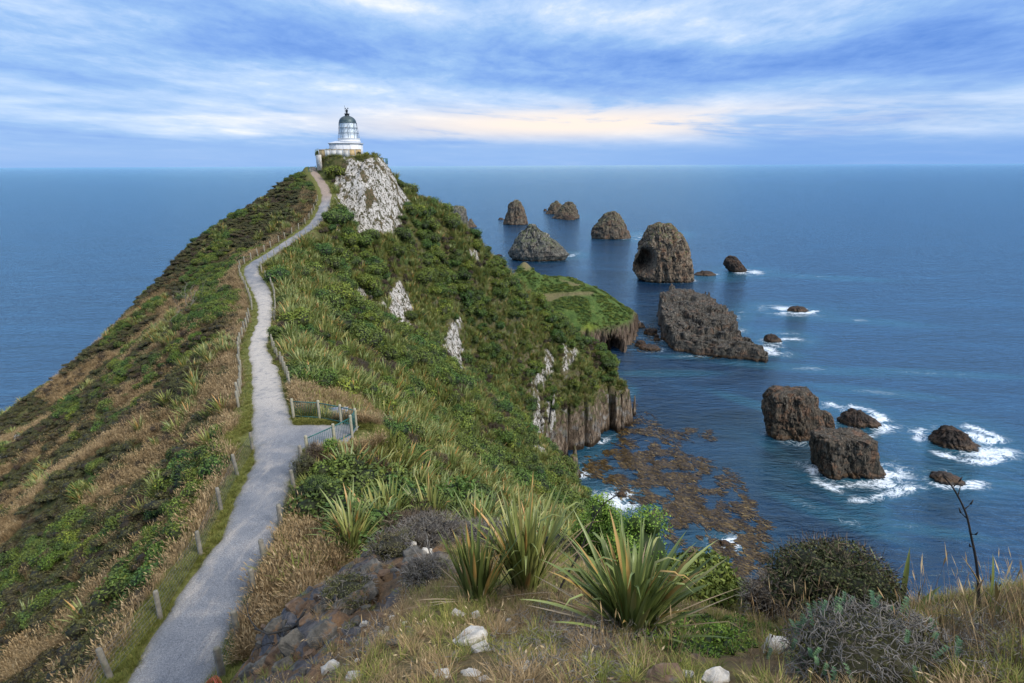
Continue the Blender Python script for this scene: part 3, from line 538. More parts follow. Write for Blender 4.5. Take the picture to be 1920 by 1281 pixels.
def mesa(name, poly, e, mat, label, seed, tilt=(0, 0), steps=1.2, foam=.8, nseg=260, nr=34, cat='rock'):
    """flat-topped rock: its rim is given by photo pixels on the plane at height e"""
    P = np.array([Pe(a, c, e)[:2] for a, c in poly]); c0 = P.mean(0)
    seg = np.vstack([P, P[:1]]); L = np.r_[0, np.cumsum(np.linalg.norm(np.diff(seg, axis=0), axis=1))]; s = np.linspace(0, L[-1], nseg, endpoint=False)
    R = np.c_[np.interp(s, L, seg[:, 0]), np.interp(s, L, seg[:, 1])]
    rings, hs = [], []
    for k in range(nr): t = k/(nr-1); rings.append(c0+(R-c0)*(1.07-.07*t**.6)); hs.append(np.full(nseg, -2+t*(e+2)))
    for k in range(1, 46): t = k/45; rings.append(c0+(R-c0)*(1-t*.995)); hs.append(np.full(nseg, e))
    XY = np.array(rings); Z = np.array(hs); d = XY-c0; D = np.linalg.norm(d, axis=-1); dn = d/(D[..., None]+1e-6)
    q = fbm(XY[..., 0]/7, XY[..., 1]/7, Z/9, 4, seed); ee, ii = cells(XY[..., 0]/2.6+.4*q, XY[..., 1]/2.6, seed); e2, i2 = cells(XY[..., 0]/1.2, XY[..., 1]/1.2+.3*q, seed+2)
    off = 1.6*q+1.2*(ii-.5)-1.1*sst(ee, .2, 0)+.5*(i2-.5); side = np.zeros(Z.shape); side[:nr] = 1
    fade = np.where(side > 0, 1, np.clip(D/6, 0, 1)); XY = XY+dn*(off*fade)[..., None]
    u = (XY-c0); zt = u[..., 0]*tilt[0]+u[..., 1]*tilt[1]
    stp = np.round((zt+1.5*q)/steps)*steps*.75+.25*zt
    Z = np.where(side > 0, Z*(1+0*Z), Z); top = sst(Z, e*.25, e)
    Z = Z+top*(stp*2.0+(ii-.5)*1.3+(i2-.5)*.6-1.0*sst(ee, .10, 0)+.6*fbm(XY[..., 0]/1.5, XY[..., 1]/1.5, o=3, s=seed+5))
    V = np.concatenate([XY, Z[..., None]], -1); n0 = len(V); i = np.arange(n0-1)[:, None]*nseg; k = np.arange(nseg)[None]; k2 = (k+1) % nseg
    f = np.stack([i+k, i+k2, i+nseg+k2, i+nseg+k], -1).reshape(-1, 4)
    a = .5*np.sum(P[:, 0]*np.roll(P[:, 1], -1)-np.roll(P[:, 0], -1)*P[:, 1])
    if a < 0: f = f[:, ::-1]
    o0 = np.array([c0[0], c0[1], 0]); o = link(name, mesh_np(name, V.reshape(-1, 3)-o0, f, mat, False, {'high': np.clip(Z/e, 0, 1).ravel()})); o.location = o0
    return tag(o, label, cat)
MAT['platform'] = rock_mat('platform_rock', (.017, .017, .015), (.058, .053, .043), (.125, .108, .085), None, .35, .35, .25, .6)
mesa('rock_platform', [(1236,566),(1262,557),(1320,560),(1344,572),(1382,588),(1378,606),(1372,616),(1400,622),(1440,640),(1434,648),(1350,640),(1268,630),(1244,606),(1240,585)], 6.5, MAT['platform'], 'long flat topped dark rock platform of vertical columns beside the green islet', 71, (-.04, .05))
for fx in ((1300,640,26),(1360,645,30),(1420,655,18)): q = Pe(fx[0], fx[1]+8, 0); FOOT.append((q[0], q[1]+6, 13, 9, .5))
# ---------------------------------------------------------------- the green islet
IC = [(985,489,252),(960,520,246),(1010,515,258),(1060,520,262),(1100,540,256),(1145,566,250),(1172,592,247),(1060,555,248),(1120,590,240),(1080,600,236),(1030,580,240),(990,560,246),(1150,612,240),(1095,622,233),(1176,612,243),(1040,610,232),(1020,545,254),(970,545,244)]
IP = [Pz(*a) for a in IC]
for a, c in [(1092,664),(1135,666),(1178,660),(1186,640),(1188,610)]: q = Pe(a, c, 0); IP.append(np.array([q[0], q[1]+1.2, 7.0]))
for x, y, z in [(60,275,5),(45,290,5),(20,290,5),(0,280,5),(-8,262,5),(-6,245,5),(4,228,8),(14,220,6),(24,216,5),(75,262,4),(30,200,0),(80,235,0),(70,222,0),(0,205,0),(-25,250,0),(40,305,0),(85,280,0)]: IP.append(np.array([x, y, z]))
IP = np.array(IP); _m = len(IP); d2 = ((IP[:, None, :2]-IP[None, :, :2])**2).sum(-1)/900.; A = np.zeros((_m+3, _m+3)); A[:_m, :_m] = _phi(d2)+np.eye(_m)*3e-3; A[:_m, _m:] = np.c_[np.ones(_m), IP[:, :2]/30]; A[_m:, :_m] = A[:_m, _m:].T
iw = np.linalg.solve(A, np.r_[IP[:, 2], 0, 0, 0])
ix, iy = np.meshgrid(np.arange(-25, 90, .42), np.arange(205, 305, .42)); q = np.c_[ix.ravel(), iy.ravel()]
iz = np.concatenate([_phi(((q[a:a+20000, None]-IP[None, :, :2])**2).sum(-1)/900.) @ iw[:_m]+iw[_m]+q[a:a+20000] @ iw[_m+1:]/30 for a in range(0, len(q), 20000)]).reshape(ix.shape)
e1, i1 = cells(ix*.36, iy*.36, 41); e2, i2 = cells(ix*.9, iy*.9, 42); n_i = fbm(ix/6, iy/6, o=4, s=43)
iz = iz+.7*n_i+sst(iz, 16, 9)*((i1-.5)*1.6+(i2-.5)*.9-.8*sst(e1, .2, 0))
CI = 8.5; iz = np.where(iz < CI, CI-(CI-iz)*6, iz); iz = np.maximum(iz, -4)
u, v, zz = proj(np.stack([ix, iy, iz], -1)); cv = np.exp(-(((u-1150)/15)**2+((v-655)/15)**2)**2)*(iz < 9)*(iy < 250)
iyd = iy+cv*9*sst(iz, 8.5, 6.5)
m, n, b = new_mat('islet_ground'); MAT['islet'] = m
pos = n.node('ShaderNodeNewGeometry').outputs['Position']; a1 = n.noise(pos, .35, 6, .65); a2 = n.noise(pos, 1.6, 6, .65)
c = n.ramp(a1, [(.3, (.036, .060, .018)), (.47, (.062, .105, .026)), (.6, (.092, .135, .034)), (.75, (.115, .11, .045))])
c = n.mix(n.ss(a2, .55, .7), c, (.030, .042, .018))
c = n.mix(n.attr('brown'), c, n.ramp(a2, [(.35, (.14, .10, .055)), (.65, (.24, .18, .11))]))
c = n.mix(n.attr('lime'), c, (.16, .20, .03))
vert = n.mapping(pos, (1, 1, .12)); ck = n.noise(vert, .9, 8, .65, .3)
c = n.mix(n.attr('cliff'), c, n.ramp(ck, [(.3, (.022, .016, .013)), (.48, (.095, .068, .05)), (.62, (.18, .135, .10)), (.78, (.28, .235, .19))]))
n.put(b.inputs['Base Color'], c); b.inputs['Roughness'].default_value = .95; b.inputs['Specular IOR Level'].default_value = .15
n.put(b.inputs['Normal'], n.node('ShaderNodeBump', {'Height': n.math('ADD', a2, n.math('MULTIPLY', ck, n.attr('cliff'))), 'Strength': 1.0, 'Distance': .7}).outputs[0])
brown = np.maximum.reduce([.62*inpoly(u, v, [(1000,552),(1048,548),(1115,546),(1112,553),(1060,556),(1010,575)], 3), .8*inpoly(u, v, [(1050,525),(1090,534),(1080,538)], 3), .7*inpoly(u, v, [(975,492),(990,486),(1005,498),(985,510)], 5)])
lime = inpoly(u, v, [(1080,630),(1100,606),(1122,612),(1110,622),(1088,640)], 5)*.8
icl = np.clip(sst(iz, CI+1.5, CI-.8), 0, 1)
fI = grid_faces(*ix.shape); zI = iz.ravel(); fI = fI[(zI[fI] > -3.9).any(1)]
isl = link('grassy_islet', mesh_np('grassy_islet', np.stack([ix, iyd, iz], -1).reshape(-1, 3), fI, MAT['islet'], True, {'brown': brown.ravel(), 'lime': lime.ravel(), 'cliff': icl.ravel()}))
tag(isl, 'grassy green islet with peaked left end and columned cliff with cave at its foot', 'islet')
FOOT.append((40, 236, 22, 12, .15))

# ---------------------------------------------------------------- the sea
wx = np.concatenate([-np.geomspace(60000, 70, 26), np.arange(-60, -8, 6), np.arange(-8, 150, 1.0), np.arange(150, 330, 3), np.geomspace(335, 60000, 26)])
wy = np.concatenate([-np.geomspace(3000, 10, 10), np.arange(0, 70, 6), np.arange(70, 300, 1.0), np.arange(300, 760, 3), np.geomspace(765, 70000, 40)])
WX, WY = np.meshgrid(wx, wy); fo = np.zeros(WX.shape); teal = np.zeros(WX.shape)
wnz = fbm(WX/9, WY/9, o=3, s=81); wn2 = np.clip(.62+1.9*fbm(WX/7-WY/20, WY/5, o=4, s=83), .05, 1.25)
for (a, b_, rx, ry, st) in FOOT:
    sel = (np.abs(WX-a) < rx*4+12) & (np.abs(WY-b_) < ry*4+14)
    if st <= 0 or not sel.any(): continue
    X1, Y1 = WX[sel], WY[sel]; d = (np.hypot((X1-a)/rx, (Y1-b_)/ry)-1)*min(rx, ry); wdt = 1.1+min(rx, 9)*.16*st
    side = 1+.45*np.clip(((X1-a)/rx-(Y1-b_)/ry*.3), -1, 1.3)
    fo[sel] = np.maximum(fo[sel], np.clip(st*.95*np.exp(-np.abs(d-.3)/(wdt*.8))*side*wn2[sel], 0, 1)); teal[sel] = np.maximum(teal[sel], .8*st*np.exp(-np.maximum(d, 0)/(wdt*3)))
upx, vpy, _ = proj(np.stack([WX, WY, np.zeros(WX.shape)], -1))
def patch(px, py, rx, ry, ang, st, ring=0.0):
    """a patch (or an oval ring) of surf lying on the water"""
    c = Pe(px, py, 0); ex = Pe(px+rx*math.cos(ang), py+rx*math.sin(ang), 0)-c; ey = Pe(px-ry*math.sin(ang), py+ry*math.cos(ang), 0)-c
    M = np.linalg.inv(np.array([[ex[0], ey[0]], [ex[1], ey[1]]])); X1, Y1 = WX-c[0], WY-c[1]
    a, b2 = M[0, 0]*X1+M[0, 1]*Y1, M[1, 0]*X1+M[1, 1]*Y1; r = np.hypot(a, b2)
    g = np.exp(-((r-1)/ring)**2) if ring else np.exp(-r**2*1.3)
    global fo, teal
    fo = np.maximum(fo, np.clip(st*g*wn2, 0, 1)); teal = np.maximum(teal, .7*np.exp(-np.maximum(r-1, 0)**2*1.5)*(r < 3))
for a in [(1478,583,62,10,.1,1.0),(1478,634,38,11,.1,.9),(1600,786,62,26,.18,.95,.2),(1560,760,28,9,.5,1.0),(1640,775,32,8,.5,.8),(1803,828,88,34,.2,.9,.16),(1725,815,30,10,.6,.7),(1850,845,34,13,.4,.8),(1778,902,40,12,.1,.8,.25),
          (1527,888,22,14,.5,1.1),(1570,925,46,10,.62,1.0),(1620,944,40,9,.35,1.0),(1665,928,50,10,-.2,.95),(1705,915,45,8,-.1,.85),(1680,885,22,12,.3,.95),(1600,905,72,9,.05,.8,.22),(1150,938,62,24,.1,1.05),(1115,928,30,12,0,1.0),(1185,948,40,14,0,.7),(1066,880,24,12,0,1.0),(1110,845,34,12,-.7,.95),(1130,832,26,9,-.6,.9),
          (1400,510,42,7,.05,.9),(1330,520,40,5,.05,.55),(1070,478,22,5,0,.9),(1200,447,30,5,.1,.55),(1200,440,18,4,0,.55),(1090,411,46,2.5,0,.6),(1390,590,18,10,0,.75),(1380,620,22,7,0,.6),(1450,662,40,6,.1,.75),(1300,668,50,3,0,.5),(1372,1020,20,7,0,.9),(1270,440,20,5,0,.4),(1180,735,10,8,0,.5),(1410,1140,30,10,0,.6),(1300,1090,20,10,0,.4),(1440,655,30,8,.2,.8),(1500,690,110,5,.08,.32),(1640,735,90,5,.1,.3),(1750,700,120,4,.05,.28),(1420,760,60,5,.3,.25),(1480,860,50,7,.5,.35),(1560,965,90,9,.35,.4),(1680,985,110,7,.15,.3),(1850,900,60,6,.2,.35),(1250,700,60,4,0,.25),(1600,600,90,4,.08,.35),(1540,520,80,3,.05,.3)]: patch(*a)
m, n, b = new_mat('sea_water'); MAT['sea'] = m
pos = n.node('ShaderNodeNewGeometry').outputs['Position']
wob = n.noise(pos, .06, 3, .5, 0, 1)
pw = n.node('ShaderNodeVectorMath', {0: pos, 1: n.node('ShaderNodeVectorMath', {0: wob, 1: (22, 22, 0)}, operation='MULTIPLY').outputs[0]}, operation='ADD').outputs[0]
w1 = n.noise(n.mapping(pos, (.05, .16, 1), (0, 0, -.22)), 1.0, 5, .6, .6); w2 = n.noise(n.mapping(pos, (.22, .62, 1), (0, 0, -.3)), 1.0, 5, .62, .5); w3 = n.noise(n.mapping(pos, (.012, .05, 1), (0, 0, -.12)), 1.0, 4, .55, .8)
fa = n.attr('foam'); ta = n.attr('teal')
base = n.ramp(n.math('ADD', n.math('MULTIPLY', w3, .6), n.math('MULTIPLY', w1, .4)), [(.33, (.002, .007, .024)), (.5, (.004, .017, .052)), (.68, (.009, .044, .105))])
base = n.mix(n.math('MULTIPLY', ta, .6), base, (.015, .105, .15))
# filaments of foam
fl = n.noise(n.mapping(pw, (.28, .5, 1), (0, 0, -.3)), 1.0, 7, .66, 1.2); fl2 = n.noise(n.mapping(pw, (.8, 1.3, 1), (0, 0, -.3)), 1.0, 6, .65, .8)
rid = n.math('SUBTRACT', 1.0, n.math('MULTIPLY', n.math('ABSOLUTE', n.math('SUBTRACT', fl, .5)), 5.0)); rid2 = n.math('SUBTRACT', 1.0, n.math('MULTIPLY', n.math('ABSOLUTE', n.math('SUBTRACT', fl2, .5)), 5.0))
lace = n.math('ADD', n.math('MULTIPLY', rid, .6), n.math('MULTIPLY', rid2, .5))
fm = n.ss(n.math('ADD', n.math('MULTIPLY', fa, .86), n.math('MULTIPLY', n.math('SUBTRACT', lace, .6), 1.35)), .5, 1.35)
fm = n.math('MULTIPLY', fm, n.ss(fa, .03, .25))
caps = n.math('MULTIPLY', n.ss(n.noise(n.mapping(pw, (.05, .22, 1), (0, 0, -.15)), 1.0, 7, .68, 1.0), .70, .80), .3)
fm = n.math('MAXIMUM', fm, caps)
c = n.mix(fm, base, (.72, .79, .86))
hgt = n.math('ADD', n.math('ADD', n.math('MULTIPLY', w1, 1.5), n.math('MULTIPLY', w2, 1.1)), n.math('MULTIPLY', n.noise(n.mapping(pos, (.9, 2.2, 1), (0, 0, -.3)), 1.0, 3, .6), .12))
bmp = n.node('ShaderNodeBump', {'Height': hgt, 'Strength': .55, 'Distance': 1.6}).outputs[0]
dif = n.node('ShaderNodeBsdfDiffuse', {'Color': c, 'Normal': bmp}); glo = n.node('ShaderNodeBsdfAnisotropic', {'Color': (.66, .91, 1.0), 'Roughness': .13, 'Normal': bmp})
fr = n.math('MULTIPLY', n.node('ShaderNodeFresnel', {'IOR': 1.7, 'Normal': bmp}).outputs[0], n.math('SUBTRACT', 1.0, fm))
mxs = n.node('ShaderNodeMixShader', {0: fr, 1: dif.outputs[0], 2: glo.outputs[0]}); n.n.remove(b); n.l.new(mxs.outputs[0], [q for q in n.n if q.bl_idname == 'ShaderNodeOutputMaterial'][0].inputs[0])
sea = link('sea', mesh_np('sea', np.stack([WX, WY, np.zeros(WX.shape)], -1).reshape(-1, 3), grid_faces(*WX.shape), MAT['sea'], True, {'foam': fo.ravel(), 'teal': np.clip(teal, 0, 1).ravel()}))
tag(sea, 'blue sea with long streaks and white surf around the rocks', kind='structure')
# kelp floating off the cliff
KE = [(1160,760,30,40),(1190,795,50,30),(1215,820,60,28),(1200,850,80,28),(1150,880,70,22),(1180,870,90,30),(1245,885,95,36),(1290,930,85,44),(1250,950,60,30),(1330,985,70,38),(1385,1035,60,36),(1300,1000,60,28),(1400,1060,60,30),(1340,1040,60,30),(1380,1090,60,30),(1130,690,20,25),(1210,648,30,14),(1222,622,22,18),(1385,940,25,12),(1300,815,40,14),(1090,660,30,12),(1350,985,90,50),(1330,668,30,4),(1260,905,130,60)]
KV, KF, KT = [], [], []
for (a, c, rx, ry) in KE:
    nn = int(rx*ry*.42)+60; an = RNG.random(nn)*2*math.pi; r = np.sqrt(RNG.random(nn)); x = a+rx*r*np.cos(an)+ry*.5*r*np.sin(an); y = c+ry*r*np.sin(an); p = Pe(x, y, .06)
    dens = fbm(p[:, 0]/3.2, p[:, 1]/3.2, o=4, s=91); p = p[dens+.35*fbm(p[:, 0]/1.1, p[:, 1]/1.1, o=2, s=92) > -.05]
    for q in p:
        nb = random.randint(1, 3)
        for _ in range(nb):
            th = random.gauss(-.6, .45); L = random.uniform(.5, 1.9); wd = random.uniform(.05, .16); t0 = random.random(); s = len(KV); z0 = random.uniform(.02, .1)
            for k in range(4):
                t = k/3; xx = q[0]+math.cos(th)*L*t+random.gauss(0, .07); yy = q[1]+math.sin(th)*L*t+random.gauss(0, .07); ww = wd*(1-.75*abs(t-.4)); zz = z0+.10*math.sin(t*3+q[0])*random.random()
                KV.append((xx-math.sin(th)*ww, yy+math.cos(th)*ww, zz)); KV.append((xx+math.sin(th)*ww, yy-math.cos(th)*ww, zz+random.uniform(-.03, .05))); KT += [t0, t0]
            for k in range(3): KF.append((s+2*k, s+2*k+1, s+2*k+3, s+2*k+2))
m, n, b = new_mat('kelp'); n.put(b.inputs['Base Color'], n.ramp(n.attr('tint'), [(0, (.012, .008, .005)), (.5, (.050, .031, .010)), (.85, (.11, .070, .020)), (1, (.24, .165, .05))])); b.inputs['Roughness'].default_value = .35
kelp = link('kelp', mesh_np('kelp', KV, np.array(KF), m, False, {'tint': KT})); tag(kelp, 'brown kelp floating in drifting mats below the cliff', 'kelp', kind='stuff')
# ---------------------------------------------------------------- lighthouse and what stands round it
MAT['white'] = simple('white_paint', (.64, .65, .66), .5, var=.05, scale=1.2, var2=(.60, .60, .58))
MAT['white_roof'] = simple('white_roof', (.60, .62, .66), .45, var=.04)
MAT['trim'] = simple('grey_trim', (.42, .44, .46), .5, var=.06)
MAT['dome'] = simple('lead_dome', (.055, .085, .095), .45, .3, .25, 1.6, var2=(.04, .055, .06))
MAT['iron'] = simple('dark_iron', (.03, .034, .038), .5, .4, .2)
MAT['bar'] = simple('blue_grey_bar', (.16, .22, .28), .5, .2, .2, var2=(.22, .13, .07))
MAT['beige'] = simple('beige_board', (.46, .33, .16), .7, var=.12, scale=3)
MAT['panel'] = simple('pale_board', (.56, .55, .52), .7, var=.08, scale=2, var2=(.44, .40, .34))
MAT['concrete'] = simple('pale_concrete', (.50, .48, .45), .85, var=.14, scale=2.5, bump=.3, var2=(.30, .27, .23))
MAT['teal'] = simple('teal_steel', (.022, .115, .105), .45, .2, .15)
MAT['wood'] = simple('weathered_post', (.20, .185, .15), .85, var=.25, scale=5, bump=.4, var2=(.13, .135, .085))
MAT['woodpale'] = simple('pale_post', (.32, .30, .22), .8, var=.18, scale=5, bump=.3, var2=(.29, .28, .17))
MAT['woodmid'] = simple('grey_post', (.27, .25, .19), .8, var=.2, scale=5, bump=.3, var2=(.19, .185, .12))
MAT['wire'] = simple('fence_wire', (.20, .21, .23), .5, .5, .1)
m, n, b = new_mat('lantern_glass'); MAT['lglass'] = m
p = n.node('ShaderNodeTexCoord').outputs['Object']
n.put(b.inputs['Base Color'], n.ramp(n.noise(p, .8, 4, .5), [(.3, (.58, .66, .72)), (.7, (.74, .77, .79))])); b.inputs['Roughness'].default_value = .12
LH = empty('lighthouse', lhc); tag(LH, 'squat white lighthouse with dark lead dome on the summit of the headland', 'lighthouse')
S = 125.5/F
def Lx(px): return (px-655)*S
def Lz(py): return (292.5-py)*S
plan = np.array([(-4.2, .9), (-4.05, -1.3), (-2.1, -2.5), (1.1, -2.5), (2.75, -1.1), (2.85, 1.6), (.5, 3.2), (-3, 3.0)])
def prism(B, P, z0, z1, cap=True):
    k = len(P); v = np.vstack([np.c_[P, np.full(k, z0)], np.c_[P, np.full(k, z1)]]); B.add(v, [np.array([[i, (i+1) % k, k+(i+1) % k, k+i] for i in range(k)])]+([np.array([list(range(k, 2*k)), list(range(k))[::-1]])] if cap else []))
B = MB(); prism(B, plan, -.6, 2.55); base = B.build('base_building', MAT['white'], LH)
for i in range(8):
    a, c = plan[i], plan[(i+1) % 8]; mid = (a+c)/2; L = np.linalg.norm(c-a); rz = math.atan2(c[1]-a[1], c[0]-a[0])
    for f in (-.5, .5) if L < 2.4 else (-.5, 0, .5): q = mid+(c-a)*f*.96; B = MB(); B.box((q[0], q[1], 1.3), (.1, .06, 2.48), rz); B.build('corner_board', MAT['white_roof'], base)
B = MB(); eave = (plan-plan.mean(0))*1.075+plan.mean(0); prism(B, eave, 2.552, 2.74); B.build('eave', MAT['trim'], LH)
B = MB(); k = 8; top = np.array([(-1.3, -.2), (-1.2, .4)]); v = np.vstack([np.c_[eave, np.full(8, 2.744)], [[-1.2, .1, 3.55]]]); B.add(v, [np.array([[i, (i+1) % 8, 8] for i in range(8)])]); B.build('hip_roof', MAT['white_roof'], LH)
D0 = np.array([.15, .35, 0.])
B = MB(); B.lathe([(2.52, 2.2), (2.52, 3.0), (2.60, 3.02), (2.60, 3.12), (2.5, 3.14), (2.5, 3.66), (2.56, 3.68), (2.56, 3.76), (1.8, 3.78)], D0, 48); B.build('tower_drum', MAT['white'], LH, False)
B = MB(); B.lathe([(1.86, 3.7), (1.88, 4.9), (1.90, 7.08)], D0, 24); lant = B.build('lantern_room', MAT['lglass'], LH)
B = MB()
for k in range(16):
    a0 = k/16*2*math.pi
    for sg in (1,):
        pts = [(D0[0]+1.915*math.cos(a0+sg*t*.42), D0[1]+1.915*math.sin(a0+sg*t*.42), 4.9+t*1.08) for t in np.linspace(0, 2, 9)]; B.tube(pts, .018, 5)
for z in (4.92, 6.0): B.lathe([(1.9, z-.04), (1.95, z-.04), (1.95, z+.04), (1.9, z+.04)], D0, 32)
for k in range(8): a0 = k/8*2*math.pi+.2; B.tube([(D0[0]+1.92*math.cos(a0), D0[1]+1.92*math.sin(a0), z) for z in (3.75, 7.05)], .035, 6)
B.build('glazing_bar', MAT['bar'], lant)
B = MB()
for z, r in ((6.02, 2.14), (4.9, 2.26)): B.tube([(D0[0]+r*math.cos(a), D0[1]+r*math.sin(a), z) for a in np.linspace(0, 2*math.pi, 41)], .035, 6)
for k in range(10): a0 = k/10*2*math.pi+.1; B.tube([(D0[0]+r*math.cos(a0), D0[1]+r*math.sin(a0), z) for r, z in ((1.98, 7.1), (2.14, 6.0), (2.26, 4.9), (2.42, 3.72))], .04, 6)
B.build('gallery_rail', MAT['bar'], LH)
B = MB(); t = np.linspace(0, math.pi/2, 14); prof = [(1.93, 7.06), (2.02, 7.08), (2.02, 7.16)]+[(1.94*math.cos(a)+.0, 7.17+1.5*math.sin(a)) for a in t[:-2]]+[(.55, 8.62)]; B.lathe(prof, D0, 40); dome = B.build('dome', MAT['dome'], LH, True)
B = MB(); B.lathe([(.5, 8.5), (.56, 8.62), (.5, 8.66), (.5, 8.98), (.64, 9.02), (.64, 9.1), (.2, 9.16), (.2, 9.45), (.26, 9.5), (.26, 9.9), (.14, 10.02), (.01, 10.05)], D0, 20); B.build('ventilator', MAT['iron'], dome)
B = MB(); c = D0
B.tube([c+[-.38, 0, 9.1], c+[-.4, 0, 10.85]], .03, 5); B.tube([c+[-.05, 0, 9.95], c+[-.2, 0, 10.25]], .05, 5); B.box(c+[-.22, 0, 10.25], (.22, .1, .16)); B.tube([c+[0, 0, 9.8], c+[.3, 0, 9.8]], .1, 6); B.tube([c+[.1, 0, 10.0], c+[.3, 0, 10.2]], .03, 5); B.box(c+[.32, 0, 10.24], (.26, .1, .18)); B.build('weather_vane', MAT['iron'], dome)
WF = empty('board_fence', lhc); tag(WF, 'low beige and white panel fence round the foot of the lighthouse', 'fence')
def span(B, a, c, z0, z1, th=.06):
    a, c = np.array(a, float), np.array(c, float); mid = (a+c)/2; B.box((mid[0], mid[1], (z0+z1)/2), (np.linalg.norm(c-a), th, z1-z0), math.atan2(c[1]-a[1], c[0]-a[0]))
fp = [(Lx(604.5), -3.2), (Lx(619), -4.05), (Lx(629.5), -4.2), (Lx(641.5), -4.2), (Lx(653), -4.2), (Lx(665), -4.15), (Lx(675), -3.6), (Lx(685.5), -2.9)]
for i in range(7):
    B = MB(); span(B, fp[i], fp[i+1], -.5, 1.2); o = B.build('fence_panel', MAT['beige'] if i in (0, 5, 6) else MAT['panel'], WF)
for q in fp: B = MB(); B.box((q[0], q[1]-.05, .36), (.13, .13, 1.8)); B.build('fence_post', MAT['trim'], WF)
B = MB()
for i in range(7): span(B, np.array(fp[i])+[0, -.02], np.array(fp[i+1])+[0, -.02], 1.203, 1.31, .16)
B.build('top_rail', MAT['beige'], WF)
B = MB(); span(B, fp[0], (fp[0][0]-.2, 3), -.5, 1.2); B.build('fence_panel', MAT['beige'], WF)
RW = MB(); span(RW, (Lx(601), -4.0), (Lx(611.5), -4.9), -3.2, .12, .35); span(RW, (Lx(601), -3.98), (Lx(600.5), 0.5), -3.2, .10, .33); o = RWO = RW.build('retaining_wall', MAT['concrete']); o.location = lhc; tag(o, 'weathered white concrete retaining wall at the left foot of the lighthouse', 'wall')
def railing(name, pts, mat_post, mat_rail, label, cat, hgt=1.15, rp=.075, bar=.11, seg=10, rail=.03, parent=None):
    root = empty(name, pts[0]); tag(root, label, cat); o0 = np.array(pts[0]); pts = [np.array(p)-o0 for p in pts]
    for p in pts:
        B = MB(); z1 = hgt+random.uniform(-.02, .05); B.lathe([(rp, -.3), (rp, z1-.05), (rp*.8, z1), (.005, z1+.015)], p, seg); B.build('post', mat_post, root)
    for a, c in zip(pts[:-1], pts[1:]):
        B = MB(); d = c-a; L = np.linalg.norm(d); u = d/L
        for z in (hgt-.14, .14): B.tube([a+u*.06+[0, 0, z], c-u*.06+[0, 0, z]], rail, 8)
        k = max(2, int(L/bar))
        for j in range(1, k): q = a+d*j/k; B.tube([q+[0, 0, .14], q+[0, 0, hgt-.14]], .011, 5)
        B.build('rail_panel', mat_rail, root)
    return root
e_look = float(LOOK[0, 2])
def PL(px, py): return Pe(px, py, e_look+.03)
railing('lookout_railing', [PL(551, 784), PL(600, 787), PL(640.5, 795), PL(668, 802), PL(660, 817), PL(628, 834), PL(577.5, 858)], MAT['woodpale'], MAT['teal'], 'teal steel bar railing on pale timber posts round the lookout terrace', 'railing', 1.2, .085)
def stand(p): return np.array([p[0], p[1], float(gh(p[0], p[1]))])
q0 = Pz(578, 309, 121); q1 = Pz(592, 309, 123.5)
railing('gate_railing', [stand(Pz(578, 312, 122)), stand(Pz(583, 312, 122.5)), stand(Pz(592, 311, 123.5))], MAT['teal'], MAT['teal'], 'small blue green railing at the top end of the path by the lighthouse', 'railing', 1.15, .05, .3)
LP = empty('viewing_platform', Pz(716, 308.5, 127)); tag(LP, 'small cantilevered viewing deck with blue green railings right of the lighthouse', 'platform')
B = MB(); B.box((0, 0, -.08), (2.4, 2.2, .16)); B.build('deck', MAT['concrete'], LP); B = MB(); B.tube([(-1.4, 0, -1.3), (.7, 0, -.17)], .07, 6); B.tube([(-1.4, .7, -1.3), (.7, .7, -.17)], .07, 6); B.build('bracket', MAT['iron'], LP)
B = MB()
for x, y in [(x, y) for x in (-1.1, -.45, .25, 1.1) for y in (-1.02, 1.02)]+[(1.1, -.4), (1.1, .4)]: B = MB(); B.box((x, y, .65), (.09, .09, 1.3)); B.build('railing_post', MAT['teal'], LP)
B = MB()
for z in (1.2, .2):
    for y in (-1.02, 1.02): B.tube([(-1.1, y, z), (1.1, y, z)], .035, 6)
    B.tube([(1.1, -1.02, z), (1.1, 1.02, z)], .035, 6)
for y in np.linspace(-.9, .9, 9): B.tube([(1.1, y, .2), (1.1, y, 1.2)], .012, 4)
B.build('railing_bar', MAT['teal'], LP)
for o_ in (LH, WF, RWO): o_.scale = (.95, .95, .95)
# information board beyond the railing
q = Pz(632, 775, 35.2); g = float(gh(q[0], q[1]))
IB = empty('information_board', (q[0], q[1], g)); tag(IB, 'slanted blue grey information board on legs just outside the lookout railing', 'sign')
hb = max(.8, q[2]-g)
m, n, b = new_mat('board_face'); n.put(b.inputs['Base Color'], n.ramp(n.noise(n.node('ShaderNodeTexCoord').outputs['Object'], 3, 3, .5), [(.35, (.16, .20, .30)), (.65, (.26, .30, .38))])); b.inputs['Roughness'].default_value = .25; MAT['board'] = m
B = MB(); B.box((0, 0, hb), (1.3, .62, .04), .12, .42); bo = B.build('board', MAT['trim'], IB); B = MB(); B.box((0, -.012, hb+.027), (1.22, .54, .006), .12, .42); B.build('board_face', MAT['board'], bo)
for sx_ in (-.45, .45): B = MB(); B.box((sx_, .05, (hb-.3)/2-.03), (.08, .08, hb+.2)); B.build('leg', MAT['wood'], IB)

